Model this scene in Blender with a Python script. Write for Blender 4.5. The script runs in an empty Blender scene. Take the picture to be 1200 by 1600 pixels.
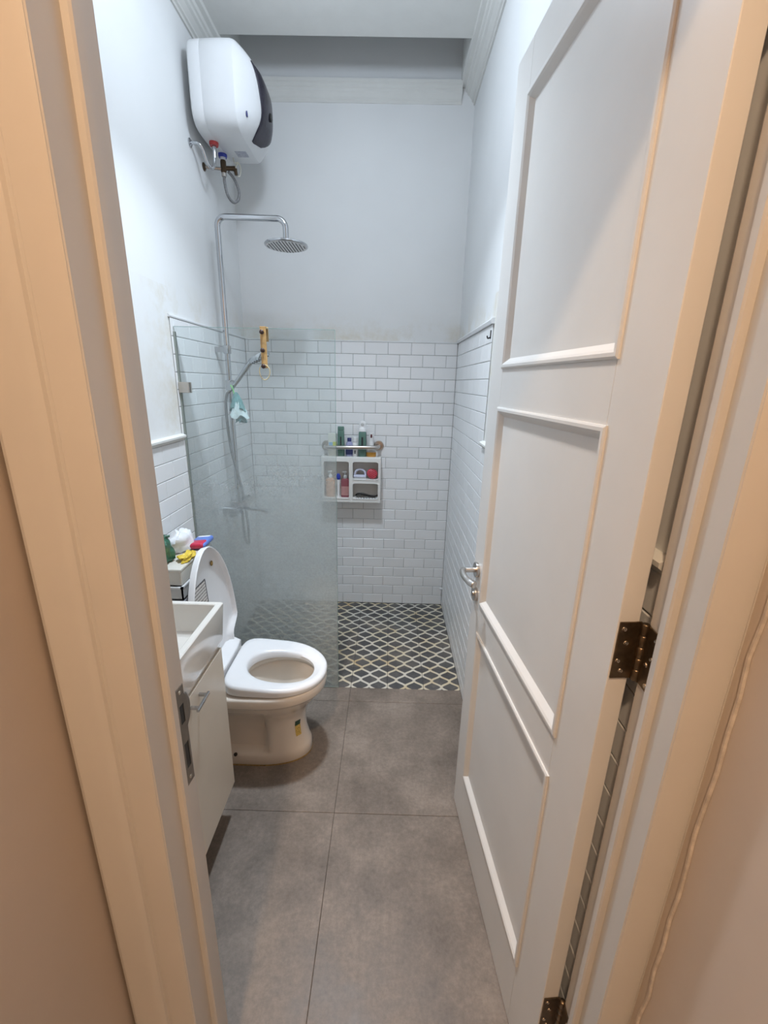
import bpy, bmesh, math, random
from mathutils import Vector, Matrix

random.seed(7)
SC = bpy.context.scene
COL = SC.collection
PI = math.pi

# ------------------------------------------------------------------ camera
F_PX, PITCH, ROLL, YAW, EYE = 675.31, 0.2912, 0.0226, -0.009, 1.6065


def cam_dir(u, v, w):
    """camera space (right, down, forward) -> world"""
    c, s = math.cos(ROLL), math.sin(ROLL)
    u, v = c * u + s * v, -s * u + c * v
    up = -v
    c, s = math.cos(PITCH), math.sin(PITCH)
    y, z = w * c + up * s, -w * s + up * c
    c, s = math.cos(YAW), math.sin(YAW)
    return Vector((c * u + s * y, -s * u + c * y, z))


cam_data = bpy.data.cameras.new('camera')
cam = bpy.data.objects.new('camera', cam_data)
COL.objects.link(cam)
R, D, Fw = cam_dir(1, 0, 0), cam_dir(0, 1, 0), cam_dir(0, 0, 1)
rot = Matrix((R, -D, -Fw)).transposed()
cam.matrix_world = Matrix.Translation((0, 0, EYE)) @ rot.to_4x4()
cam_data.sensor_fit = 'VERTICAL'
cam_data.sensor_height = 36
cam_data.lens = F_PX / 1600 * 36
cam_data.clip_start = 0.02
SC.camera = cam

# ------------------------------------------------------------------ world, lamps, exposure
world = bpy.data.worlds.new('world')
SC.world = world
world.use_nodes = True
world.node_tree.nodes['Background'].inputs[0].default_value = (0.75, 0.85, 1, 1)
world.node_tree.nodes['Background'].inputs[1].default_value = 0.05


def area(name, loc, size, power, color, spread=180):
    l = bpy.data.lights.new(name, 'AREA')
    l.shape = 'DISK'
    l.size = size
    l.energy = power
    l.color = color
    l.spread = math.radians(spread)
    o = bpy.data.objects.new(name, l)
    o.location = loc
    COL.objects.link(o)
    return o


BATH_LAMP = (-0.26, 1.66, 3.0)
HALL_LAMP = (-0.30, -0.72, 3.55)
# the bathroom lamp: an opal globe glowing all round; a downward fill beam is added to brighten lower walls and floor
pl_data = bpy.data.lights.new('bathroom_light_globe', 'POINT')
pl_data.energy = 13.8
pl_data.color = (0.745, 0.855, 1.0)
pl_data.shadow_soft_size = 0.07
pl_obj = bpy.data.objects.new('bathroom_light_globe', pl_data)
pl_obj.location = (BATH_LAMP[0], BATH_LAMP[1], 3.00)
COL.objects.link(pl_obj)
area('bathroom_light_low_fill', (BATH_LAMP[0], BATH_LAMP[1], 2.92), 0.14, 10.5, (0.78, 0.89, 1.0), 105)
area('corridor_light', (HALL_LAMP[0], HALL_LAMP[1], HALL_LAMP[2] - 0.012), 0.16, 41.0, (1.0, 0.71, 0.46))

SC.view_settings.view_transform = 'Standard'
SC.view_settings.look = 'None'
SC.view_settings.gamma = 1
SC.view_settings.use_curve_mapping = False
SC.view_settings.exposure = 0.25
SC.cycles.use_denoising = True
SC.cycles.max_bounces = 10
SC.cycles.transparent_max_bounces = 16

# ------------------------------------------------------------------ room dimensions (metres)
XL, XR, YB = -0.9418, 0.4215, 2.951          # left, right, back tile faces
YG = 1.993                                   # glass screen and shower floor edge
ZC = 3.185                                   # ceiling
ROW, TW = 0.0741, 0.15                       # wall tile pitch
ZD, ZT = 18 * ROW, 25 * ROW                  # dado height, shower tile height
TP = 0.006                                   # tile thickness

# door wall: b=0 is its bathroom face, -b towards the corridor
JL, JR = Vector((-0.357, 0.6465)), Vector((0.403, 0.587))
AX = (JR - JL).normalized()
BX = Vector((-AX.y, AX.x))
MID = (JL + JR) / 2
HALF = (JR - JL).length / 2
WALLM = Matrix(((AX.x, BX.x, 0, MID.x), (AX.y, BX.y, 0, MID.y), (0, 0, 1, 0), (0, 0, 0, 1)))

# ------------------------------------------------------------------ materials
MATS = {}


def new_mat(name):
    m = bpy.data.materials.new(name)
    m.use_nodes = True
    MATS[name] = m
    nt = m.node_tree
    return m, nt, nt.nodes['Principled BSDF']


def N(nt, typ, **kw):
    n = nt.nodes.new(typ)
    for k, v in kw.items():
        setattr(n, k, v)
    return n


def math_node(nt, op, a, b=None, c=None):
    n = nt.nodes.new('ShaderNodeMath')
    n.operation = op
    for i, x in enumerate((a, b, c)):
        if x is None:
            continue
        if isinstance(x, (int, float)):
            n.inputs[i].default_value = x
        else:
            nt.links.new(x, n.inputs[i])
    return n.outputs[0]


def ramp(nt, fac, stops):
    n = nt.nodes.new('ShaderNodeValToRGB')
    el = n.color_ramp.elements
    while len(el) < len(stops):
        el.new(0.5)
    for e, (p, c) in zip(el, stops):
        e.position = p
        e.color = (*c, 1) if len(c) == 3 else c
    nt.links.new(fac, n.inputs[0])
    return n.outputs[0]


def noise(nt, scale, detail=4, rough=0.55, coord='Object', vec=None):
    tc = N(nt, 'ShaderNodeTexCoord')
    n = N(nt, 'ShaderNodeTexNoise')
    n.inputs['Scale'].default_value = scale
    n.inputs['Detail'].default_value = detail
    n.inputs['Roughness'].default_value = rough
    nt.links.new(vec if vec is not None else tc.outputs[coord], n.inputs['Vector'])
    return n.outputs['Fac']


def mixc(nt, fac, a, b):
    n = nt.nodes.new('ShaderNodeMix')
    n.data_type = 'RGBA'
    for s, x in ((0, fac), (6, a), (7, b)):
        if isinstance(x, (int, float)):
            n.inputs[s].default_value = x
        elif isinstance(x, tuple):
            n.inputs[s].default_value = (*x, 1)
        else:
            nt.links.new(x, n.inputs[s])
    return n.outputs[2]


def bump(nt, b, height, strength, dist=0.002):
    n = N(nt, 'ShaderNodeBump')
    n.inputs['Strength'].default_value = strength
    n.inputs['Distance'].default_value = dist
    nt.links.new(height, n.inputs['Height'])
    nt.links.new(n.outputs[0], b.inputs['Normal'])


def mat(name, col, rough=0.5, metal=0.0, var=0.06, scale=12, bmp=0.0, bscale=80, coat=0.0, trans=0.0, spec=0.5):
    """plain painted / moulded surface with a little tonal variation"""
    m, nt, b = new_mat(name)
    f = noise(nt, scale)
    lo = tuple(max(0, c * (1 - var)) for c in col)
    hi = tuple(min(1, c * (1 + var)) for c in col)
    nt.links.new(ramp(nt, f, [(0.3, lo), (0.7, hi)]), b.inputs['Base Color'])
    b.inputs['Roughness'].default_value = rough
    b.inputs['Metallic'].default_value = metal
    b.inputs['Coat Weight'].default_value = coat
    b.inputs['Specular IOR Level'].default_value = spec
    if trans:
        b.inputs['Transmission Weight'].default_value = trans
    if bmp:
        bump(nt, b, noise(nt, bscale, 3), bmp)
    return m


mat('trim_paint', (0.63, 0.60, 0.56), 0.38, var=0.02, scale=6, bmp=0.05, bscale=30)
mat('door_paint', (0.74, 0.73, 0.71), 0.34, var=0.025, scale=5, bmp=0.04, bscale=40)
mat('ceiling_paint', (0.80, 0.80, 0.77), 0.85, var=0.02, bmp=0.08)
mat('cornice_paint', (0.72, 0.72, 0.69), 0.7, var=0.02)
mat('white_plastic', (0.74, 0.75, 0.76), 0.28, var=0.015)
mat('ceramic', (0.77, 0.70, 0.62), 0.10, var=0.02, scale=5, coat=0.3)
mat('seat_plastic', (0.83, 0.83, 0.84), 0.22, var=0.015)
mat('basin_ceramic', (0.79, 0.76, 0.71), 0.12, var=0.015, coat=0.3)
mat('cabinet_white', (0.69, 0.615, 0.51), 0.30, var=0.03, scale=4)
mat('chrome', (0.55, 0.56, 0.58), 0.12, 1.0, var=0.03)
mat('brushed_steel', (0.56, 0.53, 0.50), 0.28, 1.0, var=0.08, scale=30)
mat('aged_steel', (0.27, 0.235, 0.20), 0.34, 0.9, var=0.12, scale=40)
mat('hinge_brass', (0.17, 0.125, 0.08), 0.34, 0.9, var=0.25, scale=60)
mat('screw_steel', (0.6, 0.52, 0.42), 0.25, 1.0)
mat('dark_visor', (0.035, 0.032, 0.045), 0.25, var=0.2, spec=0.25)
mat('black', (0.012, 0.011, 0.010), 0.4)
mat('brass_dark', (0.10, 0.07, 0.045), 0.35, 0.8, var=0.2)
mat('red_plastic', (0.50, 0.05, 0.05), 0.35)
mat('blue_plastic', (0.04, 0.06, 0.38), 0.35)
mat('white_cable', (0.75, 0.73, 0.64), 0.5)
mat('wood', (0.52, 0.32, 0.13), 0.5, var=0.25, scale=40)
mat('dark_knob', (0.045, 0.02, 0.015), 0.3)
mat('hair_band', (0.62, 0.50, 0.28), 0.6)
mat('pouf_teal', (0.18, 0.34, 0.34), 0.8, var=0.25, scale=60, bmp=0.6, bscale=150)
mat('pouf_pale', (0.62, 0.74, 0.74), 0.8, var=0.2, scale=60, bmp=0.6, bscale=150)
mat('cord_green', (0.25, 0.62, 0.22), 0.6)
mat('bottle_green', (0.105, 0.20, 0.165), 0.35)
mat('bottle_purple', (0.33, 0.34, 0.52), 0.3)
mat('bottle_navy', (0.05, 0.06, 0.20), 0.35)
mat('bottle_white', (0.80, 0.80, 0.80), 0.35)
mat('bottle_peach', (0.72, 0.40, 0.24), 0.3)
mat('bottle_maroon', (0.30, 0.09, 0.11), 0.25)
mat('label_dark', (0.03, 0.03, 0.035), 0.5)
mat('label_pale', (0.62, 0.52, 0.50), 0.5)
mat('label_pink', (0.50, 0.26, 0.25), 0.5)
mat('oil_amber', (0.60, 0.30, 0.05), 0.2)
mat('cap_maroon', (0.10, 0.015, 0.02), 0.35)
mat('tooth_blue', (0.03, 0.06, 0.42), 0.4)
mat('red_brush', (0.62, 0.07, 0.10), 0.4)
mat('red_dark', (0.22, 0.01, 0.02), 0.5)
mat('lilac_plastic', (0.62, 0.64, 0.78), 0.35)
mat('packet_lime', (0.55, 0.62, 0.05), 0.4)
mat('packet_sky', (0.25, 0.50, 0.75), 0.4)
mat('packet_card', (0.76, 0.78, 0.70), 0.5)
mat('caddy_plastic', (0.80, 0.79, 0.76), 0.38, var=0.03)
mat('bag_green', (0.035, 0.14, 0.085), 0.35, var=0.5, scale=30, bmp=0.8, bscale=45)
mat('bag_white', (0.82, 0.83, 0.85), 0.4, var=0.08, scale=20, bmp=0.9, bscale=40)
mat('packet_yellow', (0.80, 0.58, 0.07), 0.35, var=0.1, bmp=0.6, bscale=50)
mat('packet_blue', (0.14, 0.24, 0.66), 0.3, var=0.2, bmp=0.4, bscale=50)
mat('packet_red', (0.55, 0.03, 0.08), 0.3, var=0.2)
mat('paper', (0.66, 0.66, 0.70), 0.7, var=0.1)
mat('box_cream', (0.68, 0.66, 0.60), 0.45, var=0.05)
mat('tray_grey', (0.56, 0.56, 0.55), 0.4, var=0.06)
mat('sticker_green', (0.02, 0.07, 0.045), 0.4)
mat('sticker_yellow', (0.62, 0.45, 0.12), 0.45, var=0.45, scale=220)
mat('rust_stain', (0.30, 0.19, 0.06), 0.7, var=0.4, scale=80)
mat('grout_white', (0.55, 0.53, 0.50), 0.9, var=0.1)
mat('caulk', (0.60, 0.53, 0.46), 0.6, var=0.2, scale=50)
mat('water', (0.55, 0.58, 0.56), 0.03, var=0.02)
mat('corridor_floor', (0.33, 0.30, 0.28), 0.45, var=0.15)
mat('clear_plastic', (0.80, 0.82, 0.82), 0.15, trans=0.5)
mat('sealant', (0.30, 0.33, 0.30), 0.6)


def mat_wall():
    """matt white paint with yellowed damp marks above the tile edge"""
    m, nt, b = new_mat('wall_paint')
    f = noise(nt, 2.0, 3)
    base = ramp(nt, f, [(0.3, (0.77, 0.78, 0.78)), (0.7, (0.81, 0.82, 0.82))])
    g = N(nt, 'ShaderNodeNewGeometry')
    sp = N(nt, 'ShaderNodeSeparateXYZ')
    nt.links.new(g.outputs['Position'], sp.inputs[0])
    blot = ramp(nt, noise(nt, 5.5, 5, 0.7, vec=g.outputs['Position']), [(0.44, (0, 0, 0)), (0.70, (1, 1, 1))])
    # damp creeps up from the tile cap in the shower corner and beside the glass
    band = math_node(nt, 'SUBTRACT', 1.0, math_node(nt, 'MULTIPLY', math_node(nt, 'ABSOLUTE', math_node(nt, 'SUBTRACT', sp.outputs['Z'], ZT + 0.01)), 6.0))
    band = math_node(nt, 'MAXIMUM', band, 0.0)
    band = math_node(nt, 'MULTIPLY', band, math_node(nt, 'GREATER_THAN', sp.outputs['Y'], YG - 0.02))
    beside = math_node(nt, 'MULTIPLY', math_node(nt, 'LESS_THAN', sp.outputs['Y'], YG), math_node(nt, 'GREATER_THAN', sp.outputs['Y'], YG - 0.28))
    beside = math_node(nt, 'MULTIPLY', beside, math_node(nt, 'LESS_THAN', sp.outputs['Z'], ZT + 0.12))
    beside = math_node(nt, 'MULTIPLY', beside, math_node(nt, 'SUBTRACT', 1.0, math_node(nt, 'MULTIPLY', math_node(nt, 'SUBTRACT', YG, sp.outputs['Y']), 3.4)))
    fac = math_node(nt, 'MULTIPLY', blot, math_node(nt, 'MAXIMUM', math_node(nt, 'MULTIPLY', band, 0.55), math_node(nt, 'MULTIPLY', beside, 0.65)))
    nt.links.new(mixc(nt, fac, base, (0.60, 0.52, 0.36)), b.inputs['Base Color'])
    b.inputs['Roughness'].default_value = 0.75
    bump(nt, b, noise(nt, 160, 2), 0.05)


mat_wall()
mat('corridor_paint', (0.60, 0.52, 0.45), 0.75, var=0.04, scale=3, bmp=0.06)


def mat_tile():
    m, nt, b = new_mat('wall_tile')
    oi = N(nt, 'ShaderNodeObjectInfo')
    base = ramp(nt, oi.outputs['Random'], [(0.0, (0.80, 0.81, 0.82)), (1.0, (0.86, 0.87, 0.88))])
    nt.links.new(mixc(nt, math_node(nt, 'MULTIPLY', noise(nt, 9), 0.12), base, (0.66, 0.66, 0.62)), b.inputs['Base Color'])
    b.inputs['Roughness'].default_value = 0.30
    bump(nt, b, noise(nt, 14, 2), 0.05, 0.004)


mat_tile()
mat('tile_grout', (0.10, 0.09, 0.08), 0.9, var=0.4, scale=14)
mat('floor_grout', (0.07, 0.065, 0.06), 0.9, var=0.3, scale=20)
mat('grout', (0.34, 0.34, 0.33), 0.9, var=0.25, scale=9)


def mat_floor():
    m, nt, b = new_mat('floor_tile')
    g = N(nt, 'ShaderNodeNewGeometry')
    big = noise(nt, 4.2, 7, 0.66, vec=g.outputs['Position'])
    fine = noise(nt, 70, 6, 0.75, vec=g.outputs['Position'])
    f = math_node(nt, 'ADD', math_node(nt, 'MULTIPLY', big, 0.68), math_node(nt, 'MULTIPLY', fine, 0.36))
    c = ramp(nt, f, [(0.36, (0.118, 0.095, 0.077)), (0.52, (0.200, 0.163, 0.134)), (0.68, (0.305, 0.252, 0.210))])
    nt.links.new(c, b.inputs['Base Color'])
    r = ramp(nt, big, [(0.3, (0.36, 0.36, 0.36)), (0.7, (0.56, 0.56, 0.56))])
    nt.links.new(r, b.inputs['Roughness'])
    bump(nt, b, fine, 0.05)


mat_floor()


def mat_lattice():
    """cement tile printed with a pale ogee trellis, cells 10 cm apart"""
    m, nt, b = new_mat('trellis_tile')
    g = N(nt, 'ShaderNodeNewGeometry')
    sp = N(nt, 'ShaderNodeSeparateXYZ')
    nt.links.new(g.outputs['Position'], sp.inputs[0])

    def fold(src, off):
        t = math_node(nt, 'MULTIPLY', math_node(nt, 'SUBTRACT', src, off), 10.0)
        return math_node(nt, 'SUBTRACT', t, math_node(nt, 'ROUND', t))
    u = math_node(nt, 'ABSOLUTE', fold(sp.outputs['X'], 0.0715))
    v = math_node(nt, 'ABSOLUTE', fold(sp.outputs['Y'], 2.116))
    cosv = math_node(nt, 'COSINE', math_node(nt, 'MULTIPLY', v, 2 * PI))
    soft = math_node(nt, 'MULTIPLY_ADD', cosv, 0.25, 0.25)
    tri = math_node(nt, 'SUBTRACT', 0.5, v)
    w = math_node(nt, 'ADD', math_node(nt, 'MULTIPLY', soft, 0.95), math_node(nt, 'MULTIPLY', tri, 0.05))
    d = math_node(nt, 'ABSOLUTE', math_node(nt, 'SUBTRACT', u, w))
    slope = math_node(nt, 'MULTIPLY_ADD', math_node(nt, 'SINE', math_node(nt, 'MULTIPLY', v, 2 * PI)), 1.49, 0.05)
    grad = math_node(nt, 'SQRT', math_node(nt, 'MULTIPLY_ADD', slope, slope, 1.0))
    dist = math_node(nt, 'DIVIDE', d, grad)
    dist = math_node(nt, 'ADD', dist, math_node(nt, 'MULTIPLY', math_node(nt, 'SUBTRACT', noise(nt, 120, 3, vec=g.outputs['Position']), 0.5), 0.03))
    line = ramp(nt, dist, [(0.056, (1, 1, 1)), (0.080, (0, 0, 0))])
    oi = N(nt, 'ShaderNodeObjectInfo')
    big = noise(nt, 6, 5, 0.65, vec=g.outputs['Position'])
    fine = noise(nt, 60, 5, 0.7, vec=g.outputs['Position'])
    k = math_node(nt, 'ADD', math_node(nt, 'MULTIPLY', big, 0.7), math_node(nt, 'MULTIPLY', fine, 0.3))
    dark = ramp(nt, k, [(0.36, (0.045, 0.042, 0.041)), (0.5, (0.095, 0.088, 0.084)), (0.64, (0.17, 0.148, 0.128))])
    dark = mixc(nt, math_node(nt, 'MULTIPLY', oi.outputs['Random'], 0.5), dark, (0.06, 0.065, 0.072))
    rust = noise(nt, 4.2, 4, 0.6, vec=g.outputs['Position'])
    pale = ramp(nt, rust, [(0.42, (0.60, 0.57, 0.50)), (0.55, (0.62, 0.55, 0.40)), (0.70, (0.50, 0.35, 0.17))])
    nt.links.new(mixc(nt, line, dark, pale), b.inputs['Base Color'])
    b.inputs['Roughness'].default_value = 0.55


mat_lattice()


def mat_glass():
    """clear green-edged safety glass, progressively filmed with soap scum lower down"""
    m, nt, b = new_mat('scummed_glass')
    nt.nodes.remove(b)
    out = nt.nodes['Material Output']
    g = N(nt, 'ShaderNodeNewGeometry')
    sp = N(nt, 'ShaderNodeSeparateXYZ')
    nt.links.new(g.outputs['Position'], sp.inputs[0])
    h = math_node(nt, 'ADD', sp.outputs['Z'], math_node(nt, 'MULTIPLY', math_node(nt, 'SUBTRACT', noise(nt, 3.0, 4, vec=g.outputs['Position']), 0.5), 0.5))
    hn = math_node(nt, 'DIVIDE', h, 1.85)
    film = ramp(nt, hn, [(0.06, (0.42,) * 3), (0.28, (0.50,) * 3), (0.42, (0.44,) * 3), (0.56, (0.34,) * 3), (0.70, (0.19,) * 3), (0.84, (0.07,) * 3), (0.96, (0.02,) * 3)])
    film = math_node(nt, 'MULTIPLY', film, math_node(nt, 'ADD', math_node(nt, 'MULTIPLY_ADD', noise(nt, 9, 5, vec=g.outputs['Position']), 0.3, 0.45), math_node(nt, 'MULTIPLY', noise(nt, 130, 3, 0.7, vec=g.outputs['Position']), 0.8)))
    tr = N(nt, 'ShaderNodeBsdfTransparent')
    tr.inputs[0].default_value = (0.950, 0.974, 0.973, 1)
    df = N(nt, 'ShaderNodeBsdfDiffuse')
    df.inputs[0].default_value = (0.76, 0.81, 0.81, 1)
    tl = N(nt, 'ShaderNodeBsdfTranslucent')
    tl.inputs[0].default_value = (0.78, 0.84, 0.84, 1)
    ms = N(nt, 'ShaderNodeMixShader')
    ms.inputs[0].default_value = 0.5
    nt.links.new(df.outputs[0], ms.inputs[1])
    nt.links.new(tl.outputs[0], ms.inputs[2])
    m1 = N(nt, 'ShaderNodeMixShader')
    nt.links.new(film, m1.inputs[0])
    nt.links.new(tr.outputs[0], m1.inputs[1])
    nt.links.new(ms.outputs[0], m1.inputs[2])
    gl = N(nt, 'ShaderNodeBsdfGlossy')
    gl.inputs['Roughness'].default_value = 0.08
    fr = N(nt, 'ShaderNodeFresnel')
    fr.inputs[0].default_value = 1.35
    m2 = N(nt, 'ShaderNodeMixShader')
    nt.links.new(math_node(nt, 'MULTIPLY', fr.outputs[0], 0.6), m2.inputs[0])
    nt.links.new(m1.outputs[0], m2.inputs[1])
    nt.links.new(gl.outputs[0], m2.inputs[2])
    nt.links.new(m2.outputs[0], out.inputs[0])


mat_glass()
mat('glass_edge', (0.30, 0.45, 0.42), 0.2)


def mat_stripes(name, dark, pale, axis, scale, thr=0.5, ncol=None):
    m, nt, b = new_mat(name)
    tc = N(nt, 'ShaderNodeTexCoord')
    sp = N(nt, 'ShaderNodeSeparateXYZ')
    nt.links.new(tc.outputs['Object'], sp.inputs[0])
    w = math_node(nt, 'FRACT', math_node(nt, 'MULTIPLY', sp.outputs[axis], scale))
    n = noise(nt, 90, 2)
    s = math_node(nt, 'ADD', w, math_node(nt, 'MULTIPLY', math_node(nt, 'SUBTRACT', n, 0.5), 0.8))
    nt.links.new(mixc(nt, math_node(nt, 'GREATER_THAN', s, thr), pale, dark), b.inputs['Base Color'])
    b.inputs['Roughness'].default_value = 0.5


mat_stripes('barcode', (0.12, 0.13, 0.22), (0.76, 0.77, 0.80), 'Y', 220, 0.5)
mat_stripes('printed_text', (0.22, 0.20, 0.19), (0.66, 0.63, 0.60), 'Z', 75, 0.66)
mat_stripes('braided_steel', (0.10, 0.10, 0.10), (0.33, 0.33, 0.34), 'Z', 300, 0.5)


def mat_emit(name, col, s):
    m, nt, b = new_mat(name)
    b.inputs['Base Color'].default_value = (0.8, 0.8, 0.8, 1)
    b.inputs['Emission Color'].default_value = (*col, 1)
    b.inputs['Emission Strength'].default_value = s


mat_emit('lamp_cool', (0.85, 0.94, 1.0), 6)
mat_emit('lamp_warm', (1.0, 0.66, 0.36), 8)

# ------------------------------------------------------------------ mesh helpers


class MB:
    def __init__(self):
        self.bm = bmesh.new()

    def quad_ring(self, rings, close=True, cap0=True, cap1=True):
        vs = [[self.bm.verts.new(p) for p in r] for r in rings]
        n = len(rings[0])
        for a, b in zip(vs[:-1], vs[1:]):
            for i in range(n if close else n - 1):
                j = (i + 1) % n
                self.bm.faces.new((a[i], a[j], b[j], b[i]))
        if cap0:
            self.bm.faces.new(list(reversed(vs[0])))
        if cap1:
            self.bm.faces.new(vs[-1])
        return self

    def box(self, x0, x1, y0, y1, z0, z1, bev=0.0, seg=2):
        r = bmesh.ops.create_cube(self.bm, size=1)
        for v in r['verts']:
            v.co = Vector(((x0 + x1) / 2 + v.co.x * (x1 - x0), (y0 + y1) / 2 + v.co.y * (y1 - y0), (z0 + z1) / 2 + v.co.z * (z1 - z0)))
        if bev:
            es = list({e for v in r['verts'] for e in v.link_edges})
            bmesh.ops.bevel(self.bm, geom=es, offset=bev, segments=seg, affect='EDGES', profile=0.5)
        return self

    def prism(self, poly, axis, a, b):
        """polygon in the two other axes, extruded along axis from a to b"""
        def P(p, t):
            if axis == 'x':
                return (t, p[0], p[1])
            if axis == 'y':
                return (p[0], t, p[1])
            return (p[0], p[1], t)
        return self.quad_ring([[P(p, a) for p in poly], [P(p, b) for p in poly]])

    def lathe(self, prof, center=(0, 0, 0), seg=24, sx=1.0, sy=1.0, axis='z'):
        rings = []
        for r, h in prof:
            ring = []
            for i in range(seg):
                t = 2 * PI * i / seg
                a, b = r * math.cos(t) * sx, r * math.sin(t) * sy
                if axis == 'z':
                    p = (a, b, h)
                elif axis == 'y':
                    p = (a, h, b)
                else:
                    p = (h, a, b)
                ring.append(tuple(p[k] + center[k] for k in range(3)))
            rings.append(ring)
        return self.quad_ring(rings)

    def tube(self, pts, r, seg=12, closed=False, cap=True):
        pts = [Vector(p) for p in pts]
        rr = r if isinstance(r, (list, tuple)) else [r] * len(pts)
        n = len(pts)
        rings = []
        prev = None
        for i, p in enumerate(pts):
            if closed:
                t = pts[(i + 1) % n] - pts[i - 1]
            else:
                t = pts[min(i + 1, n - 1)] - pts[max(i - 1, 0)]
            t.normalize()
            if prev is None:
                up = Vector((0, 0, 1)) if abs(t.z) < 0.9 else Vector((1, 0, 0))
                u = t.cross(up).normalized()
            else:
                u = (prev - t * prev.dot(t)).normalized()
            prev = u
            w = t.cross(u)
            rings.append([tuple(p + (u * math.cos(2 * PI * k / seg) + w * math.sin(2 * PI * k / seg)) * rr[i]) for k in range(seg)])
        if closed:
            rings.append(rings[0])
        return self.quad_ring(rings, cap0=cap and not closed, cap1=cap and not closed)

    def sphere(self, c, r, sx=1, sy=1, sz=1, seg=16):
        q = bmesh.ops.create_uvsphere(self.bm, u_segments=seg, v_segments=seg // 2 + 1, radius=r)
        for v in q['verts']:
            v.co = Vector((v.co.x * sx + c[0], v.co.y * sy + c[1], v.co.z * sz + c[2]))
        return self

    def xform(self, m):
        bmesh.ops.transform(self.bm, matrix=m, verts=self.bm.verts)
        return self

    def build(self, name, material, parent=None, smooth=None, loc=None):
        bm = self.bm
        bmesh.ops.remove_doubles(bm, verts=bm.verts, dist=1e-6)
        bmesh.ops.recalc_face_normals(bm, faces=bm.faces)
        me = bpy.data.meshes.new(name)
        bm.to_mesh(me)
        bm.free()
        return obj_from(me, name, material, parent, smooth, loc)


def obj_from(me, name, material, parent=None, smooth=None, loc=None):
    if material:
        me.materials.append(MATS[material])
    if smooth is not None:
        me.shade_smooth()
        if smooth < 170:
            me.set_sharp_from_angle(angle=math.radians(smooth))
    o = bpy.data.objects.new(name, me)
    COL.objects.link(o)
    if loc is not None:
        o.location = loc
    if parent is not None:
        o.parent = parent
    return o


def tag(o, label=None, cat=None, group=None, kind=None):
    if label:
        o['label'] = label
    if cat:
        o['category'] = cat
    if group:
        o['group'] = group
    if kind:
        o['kind'] = kind
    return o


def thing(name, label, cat, loc=(0, 0, 0), rotz=0, group=None):
    o = bpy.data.objects.new(name, None)
    o.empty_display_size = 0.05
    COL.objects.link(o)
    o.location = loc
    o.rotation_euler = (0, 0, rotz)
    return tag(o, label, cat, group)


def struct(o, label):
    return tag(o, label, None, None, 'structure')


def arc(c, r, a0, a1, n, plane='xz'):
    out = []
    for i in range(n + 1):
        t = a0 + (a1 - a0) * i / n
        a, b = r * math.cos(t), r * math.sin(t)
        out.append({'xz': (c[0] + a, c[1], c[2] + b), 'yz': (c[0], c[1] + a, c[2] + b), 'xy': (c[0] + a, c[1] + b, c[2])}[plane])
    return out


def spline(pts, n=8):
    """Catmull-Rom through points"""
    P = [Vector(p) for p in pts]
    P = [P[0] * 2 - P[1]] + P + [P[-1] * 2 - P[-2]]
    out = []
    for i in range(1, len(P) - 2):
        for k in range(n):
            t = k / n
            a, b, c, d = P[i - 1], P[i], P[i + 1], P[i + 2]
            out.append(0.5 * ((2 * b) + (c - a) * t + (2 * a - 5 * b + 4 * c - d) * t * t + (3 * b - a - 3 * c + d) * t ** 3))
    out.append(P[-2])
    return out


# ================================================================== THE SHELL
wl = struct(MB().box(XL - 0.106, XL - TP, 0.5, YB + 0.1, -0.05, 3.75).build('wall_left', 'wall_paint'), 'white painted bathroom wall behind the toilet, tiled below')
wr = struct(MB().box(XR + TP, XR + 0.106, 0.60, YB + 0.1, -0.05, 3.75).build('wall_right', 'wall_paint'), 'white painted bathroom wall behind the open door')
wb = struct(MB().box(XL - 0.006, XR + 0.006, YB + TP, YB + 0.1, -0.05, 3.75).build('wall_back', 'wall_paint'), 'white painted end wall of the shower, tiled below')

# backing grout beds for the tiling (parts of the walls)
MB().box(XL - TP, XL - 0.003, 0.70, YG - 0.02, 0, ZD).box(XL - TP, XL - 0.003, YG - 0.02, YB + TP, 0, ZT).build('grout_bed', 'grout', wl)
MB().box(XR + 0.003, XR + TP, 0.60, YG - 0.02, 0, ZD).box(XR + 0.003, XR + TP, YG - 0.02, YB + TP, 0, ZT).build('grout_bed', 'grout', wr)
MB().box(XL - 0.003, XR + 0.003, YB + 0.003, YB + TP, 0, ZT).build('grout_bed', 'grout', wb)

TILE_CACHE = {}


def tile_mesh(w, h, t=TP):
    key = (round(w, 4), round(h, 4))
    if key not in TILE_CACHE:
        m = MB()
        b = 0.0022
        m.quad_ring([[(-w / 2, 0, -h / 2), (w / 2, 0, -h / 2), (w / 2, 0, h / 2), (-w / 2, 0, h / 2)],
                     [(-w / 2, -t + 0.0018, -h / 2), (w / 2, -t + 0.0018, -h / 2), (w / 2, -t + 0.0018, h / 2), (-w / 2, -t + 0.0018, h / 2)],
                     [(-w / 2 + b, -t, -h / 2 + b), (w / 2 - b, -t, -h / 2 + b), (w / 2 - b, -t, h / 2 - b), (-w / 2 + b, -t, h / 2 - b)]], cap0=False)
        bmesh.ops.recalc_face_normals(m.bm, faces=m.bm.faces)
        me = bpy.data.meshes.new('tile')
        m.bm.to_mesh(me)
        m.bm.free()
        me.materials.append(MATS['wall_tile'])
        TILE_CACHE[key] = me
    return TILE_CACHE[key]


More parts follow.
